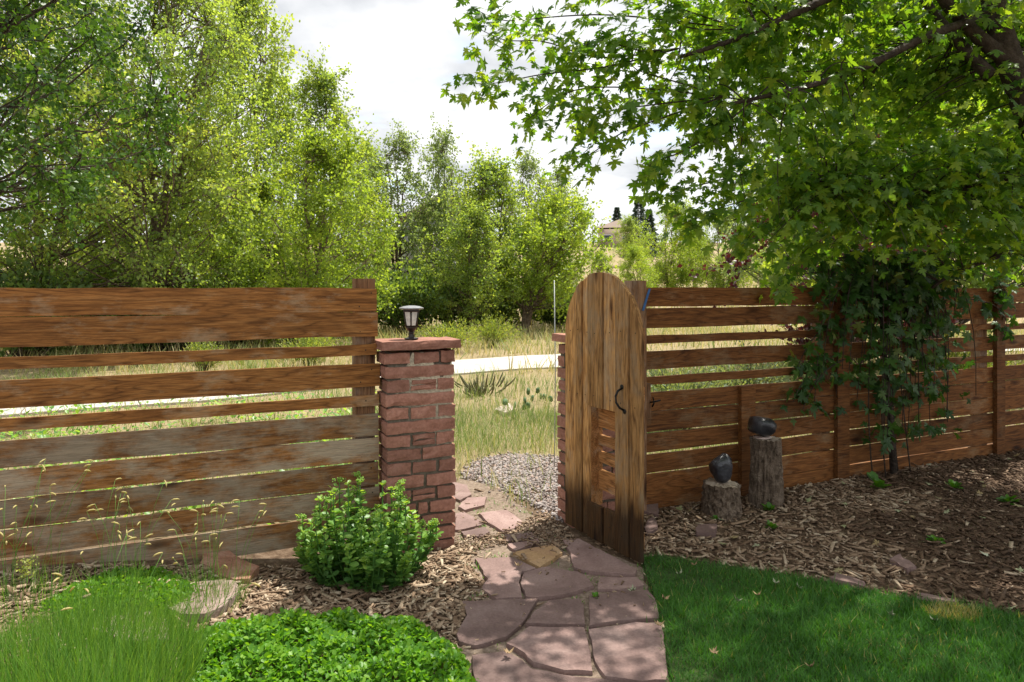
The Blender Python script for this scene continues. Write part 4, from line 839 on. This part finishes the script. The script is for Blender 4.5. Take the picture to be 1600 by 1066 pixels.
# ------------------------------------------------------------------ vine on the right fence
def lobed(P_, spread=.6, down=.7):
    n = len(P_); d = nrm(np.column_stack([rng.normal(size=(n, 2))*spread, -down*np.ones(n)+rng.normal(size=n)*.3])); return d
vb = st(3.3, .07); vr = empty('climbing_vine', (vb[0], vb[1], 0), label='dark leafy vine climbing over and hanging down the right fence', cat='vine')
SV = []; VP = []
vine_paths = []
for i in range(42):
    s0 = 3.3+rng.normal()*.35; top = 1.55+rng.rand()*.3; s1 = np.clip(s0+rng.normal()*.45, 2.55, 4.3); lo = rng.choice([.35, .6, .9, 1.2], p=[.2, .3, .3, .2])+.1*rng.rand()
    tt = .05+.16*rng.rand(); a = np.array([*st(s0, .05), top]); c = np.array([*st(s1+rng.normal()*.08, tt), lo]); m_ = np.array([*st(s1, tt+.08), top+.1]); vine_paths.append(bez(a, m_, c, 9))
for s0 in (3.2, 3.35, 3.5, 3.05): vine_paths.append(bez(np.array([*st(s0+.1, .12), -.02]), np.array([*st(s0, .09), .8]), np.array([*st(s0+rng.normal()*.2, .05), 1.62]), 9))
for i in range(16):
    s0 = rng.uniform(2.3, 4.6); vine_paths.append(bez(np.array([*st(3.3, .02), 1.5]), np.array([*st((s0+3.3)/2, .05), 1.75]), np.array([*st(s0, .06+rng.rand()*.1), 1.5+.35*rng.rand()]), 9))
for (s0, z0) in ((2.35, .95), (2.4, .62), (2.3, .68), (4.85, 1.35), (4.9, 1.1), (4.95, 1.5)):
    vine_paths.append(bez(np.array([*st(2.9 if s0 < 4 else 4.5, .05), z0+.35]), np.array([*st(s0+.15, .1), z0+.3]), np.array([*st(s0, .1), z0]), 9))
for pth in vine_paths:
    SV.append(tube(pth, np.linspace(.006, .003, 9), 5))
    for j in range(2, 9):
        for k in range(rng.randint(2, 5)): VP.append(pth[j]+rng.normal(size=3)*.055)
SV.append(tube([(*st(3.42, .1), -.05), (*st(3.40, .09), .4), (*st(3.36, .07), .9), (*st(3.3, .05), 1.5)], [.03, .024, .02, .014], 7))
VP = np.array(VP); n = len(VP); s, t = to_st(VP[:, 0], VP[:, 1]); fix = (t < .03) & (VP[:, 2] < 1.55); VP[fix, 0] += SA*(.05-t[fix]); VP[fix, 1] -= CA*(.05-t[fix])
D_ = lobed(VP); Nn = nrm(np.tile([SA, -CA, .5], (n, 1))+rng.normal(size=(n, 3))*.45)
leaves(vr, 'leaf', MAPLE, VP, frames(D_, Nn), np.column_stack([rng.uniform(.85, 1.2, n), np.ones(n), rng.uniform(-.6, 2.4, n)])*(rng.uniform(.055, .125, n))[:, None], np.clip(rng.beta(2, 3, n), 0, .9)*np.where(rng.rand(n) < .04, 1.6, 1).clip(0, 1), 'vine', 300)
V, T_, C = join([(v_-np.array(vr.location), t_, c_) for v_, t_, c_ in SV]); ob('stems', me_tri('stems', V, T_, M['barkD'], smooth=True), vr)

# ------------------------------------------------------------------ maple overhead
mb = np.array([4.75, 5.0, 0.]); mr = empty('maple_tree', (mb[0], mb[1], gz(mb[0], mb[1])), label='large maple with lobed leaves overhanging from the upper right', cat='tree')
def q3(l): return np.array([px(*p_) for p_ in l])
def smooth(p_, n=12):
    p_ = np.asarray(p_, float); t = np.linspace(0, len(p_)-1, n); r_ = np.stack([np.interp(t, range(len(p_)), p_[:, k]) for k in range(3)], 1)
    for _ in range(2): r_[1:-1] = (r_[:-2]+2*r_[1:-1]+r_[2:])/4
    return r_
trunk = smooth([mb-np.array([0, 0, .2]), (4.5, 5.0, 1.2), px(1612, 190, 4.95), px(1575, 90, 4.9), px(1548, 0, 4.9), px(1530, -150, 5.0), px(1500, -400, 5.0)], 16)
MT = [tube(trunk, np.linspace(.125, .05, 16), 10)]
def limb(p_, r0, r1, n=12): q = smooth(p_, n); MT.append(tube(q, np.linspace(r0, r1, n), 7)); return q
limbs = [limb([px(1575, 95, 4.9), px(1530, 60, 4.9), px(1470, 0, 4.8), px(1440, -60, 4.7), px(1350, -200, 4.5)], .06, .02),
 limb([px(1548, 120, 4.9), px(1500, 70, 5.0), px(1440, 0, 5.1), px(1400, -100, 5.3)], .05, .02),
 limb([px(1535, 30, 4.9), px(1450, 50, 4.7), px(1380, 95, 4.6), px(1290, 130, 4.5), px(1200, 150, 4.4), px(1130, 165, 4.4)], .034, .01),
 limb([px(1400, -60, 4.8), px(1290, 0, 4.6), px(1220, 30, 4.5), px(1160, 60, 4.4), px(1060, 90, 4.3)], .036, .012),
 limb([px(1600, 270, 4.9), px(1540, 290, 5.0), px(1470, 300, 5.0), px(1380, 300, 4.9), px(1300, 290, 4.8)], .03, .01),
 limb([px(1600, 330, 5.0), px(1540, 310, 5.4), px(1490, 330, 5.8), px(1440, 370, 6.0)], .03, .012),
 limb([px(1560, 400, 5.3), px(1520, 415, 5.3), px(1480, 432, 5.4), px(1456, 450, 5.5)], .02, .012)]
SPR = [[(1160, 60, 4.4), (960, 35, 4.3), (860, 40, 4.2), (785, 50, 4.2), (735, 25, 4.15)],
 [(1060, 90, 4.3), (930, 110, 4.2), (850, 75, 4.2), (790, 80, 4.2), (750, 60, 4.1)],
 [(1060, 90, 4.3), (950, 120, 4.2), (840, 130, 4.1), (780, 145, 4.1), (722, 145, 4.05)],
 [(1130, 165, 4.4), (990, 150, 4.3), (900, 150, 4.2), (850, 180, 4.1), (820, 205, 4.1)],
 [(1130, 165, 4.4), (1000, 180, 4.2), (940, 190, 4.1), (905, 200, 4.1)],
 [(1130, 165, 4.4), (1030, 200, 4.3), (960, 225, 4.2), (920, 260, 4.2), (885, 258, 4.15)],
 [(1200, 150, 4.4), (1120, 220, 4.4), (1060, 255, 4.3), (1010, 270, 4.3), (1015, 300, 4.3)],
 [(1300, 290, 4.8), (1180, 280, 4.6), (1110, 300, 4.5), (1060, 310, 4.4), (1030, 330, 4.4)],
 [(1300, 290, 4.8), (1190, 320, 4.6), (1120, 340, 4.5), (1065, 365, 4.5)],
 [(1300, 290, 4.8), (1230, 350, 4.8), (1180, 370, 4.7), (1160, 400, 4.7)],
 [(1380, 300, 4.9), (1290, 380, 5.0), (1240, 420, 5.0), (1215, 465, 5.0)],
 [(1160, 60, 4.4), (1040, 20, 4.3), (960, -10, 4.3), (890, -20, 4.2)],
 [(1220, 30, 4.5), (1100, -20, 4.4), (1000, -60, 4.3), (840, -60, 4.2), (740, -30, 4.1)],
 [(1160, 60, 4.4), (1080, 60, 4.3), (1040, 40, 4.2), (1060, 10, 4.2)],
 [(1060, 90, 4.3), (1000, 95, 4.1), (940, 75, 4.1), (900, 90, 4.0)],
 [(1130, 165, 4.4), (1050, 140, 4.3), (980, 120, 4.2), (1010, 60, 4.1)]]
MP, MD = [], []
def spray(p_, dens, sp=.055, first=2, n=16):
    q = smooth(p_, n); MT.append(tube(q, np.linspace(.006, .002, n), 5)); g = np.gradient(q, axis=0)
    for j in range(first, n):
        for k in range(dens):
            side = nrm(np.cross(g[j], [0, 0, 1.]))*rng.choice([-1, 1]); o = side*rng.uniform(.02, .14)+np.array([0, 0, rng.normal()*.03])+rng.normal(size=3)*sp
            MP.append(q[j]+o); MD.append(nrm(side*.6+nrm(g[j])*.5+np.array([0, 0, -.55])+rng.normal(size=3)*.3))
for p_ in SPR: spray(q3([(a, b-14, c) for a, b, c in p_]), 9, .055)
REG = [(1075, -40), (1640, -40), (1640, 430), (1560, 410), (1480, 370), (1380, 385), (1330, 400), (1270, 395), (1200, 345), (1120, 300), (1080, 220), (1070, 110)]
sk = np.concatenate([l for l in limbs]+[trunk[6:]])
for uv in np.vstack([sample(REG, 330), sample([(1180, -40), (1640, -40), (1640, 400), (1330, 390), (1180, 300)], 130)]):
    Yd = rng.uniform(5.05, 6.3) if uv[0] > 1330 and uv[1] < 230 and rng.rand() < .75 else rng.uniform(4.4, 6.1); c = px(uv[0], uv[1], Yd); a = sk[np.argmin(np.linalg.norm(sk-c, axis=1)+rng.rand(len(sk))*.4)]; m_ = (a+c)/2+np.array([0, 0, .1])
    spray(bez(a, m_, c+np.array([rng.normal()*.1, 0, -.06]), 6), 4, .08, 5, 12)
skt = sk[450+F*(H-sk[:, 2])/sk[:, 1] < -70]
for i in range(215):                                        # the canopy above the frame, which shades path and lawn
    c = np.array([rng.uniform(.4, 6.5), rng.uniform(1.6, 4.9), rng.uniform(3.7, 5.2)])
    if 450+F*(H-c[2])/c[1] > -60: continue
    a = skt[np.argmin(np.linalg.norm(skt-c, axis=1)+rng.rand(len(skt))*.6)]; spray(bez(a, (a+c)/2+np.array([0, 0, .3]), c, 6), 3, .10, 6, 12)
MP = np.array(MP); MD = np.array(MD); n = len(MP); Nn = nrm(np.array([0, 0, 1.])+rng.normal(size=(n, 3))*.5)
leaves(mr, 'leaf', MAPLE, MP, frames(MD, Nn), np.column_stack([rng.uniform(.8, 1.15, n), np.ones(n), rng.uniform(-.6, 2.6, n)])*(rng.uniform(.045, .102, n))[:, None], np.clip(rng.beta(2., 2., n), 0, 1), 'maple', 300)
V, T_, C = join([(v_-np.array(mr.location), t_, c_) for v_, t_, c_ in MT]); ob('trunk', me_tri('trunk', V, T_, M['barkD'], smooth=True), mr)
print('tris', sum(len(m.polygons) for m in bpy.data.meshes), 'objects', len(bpy.data.objects))
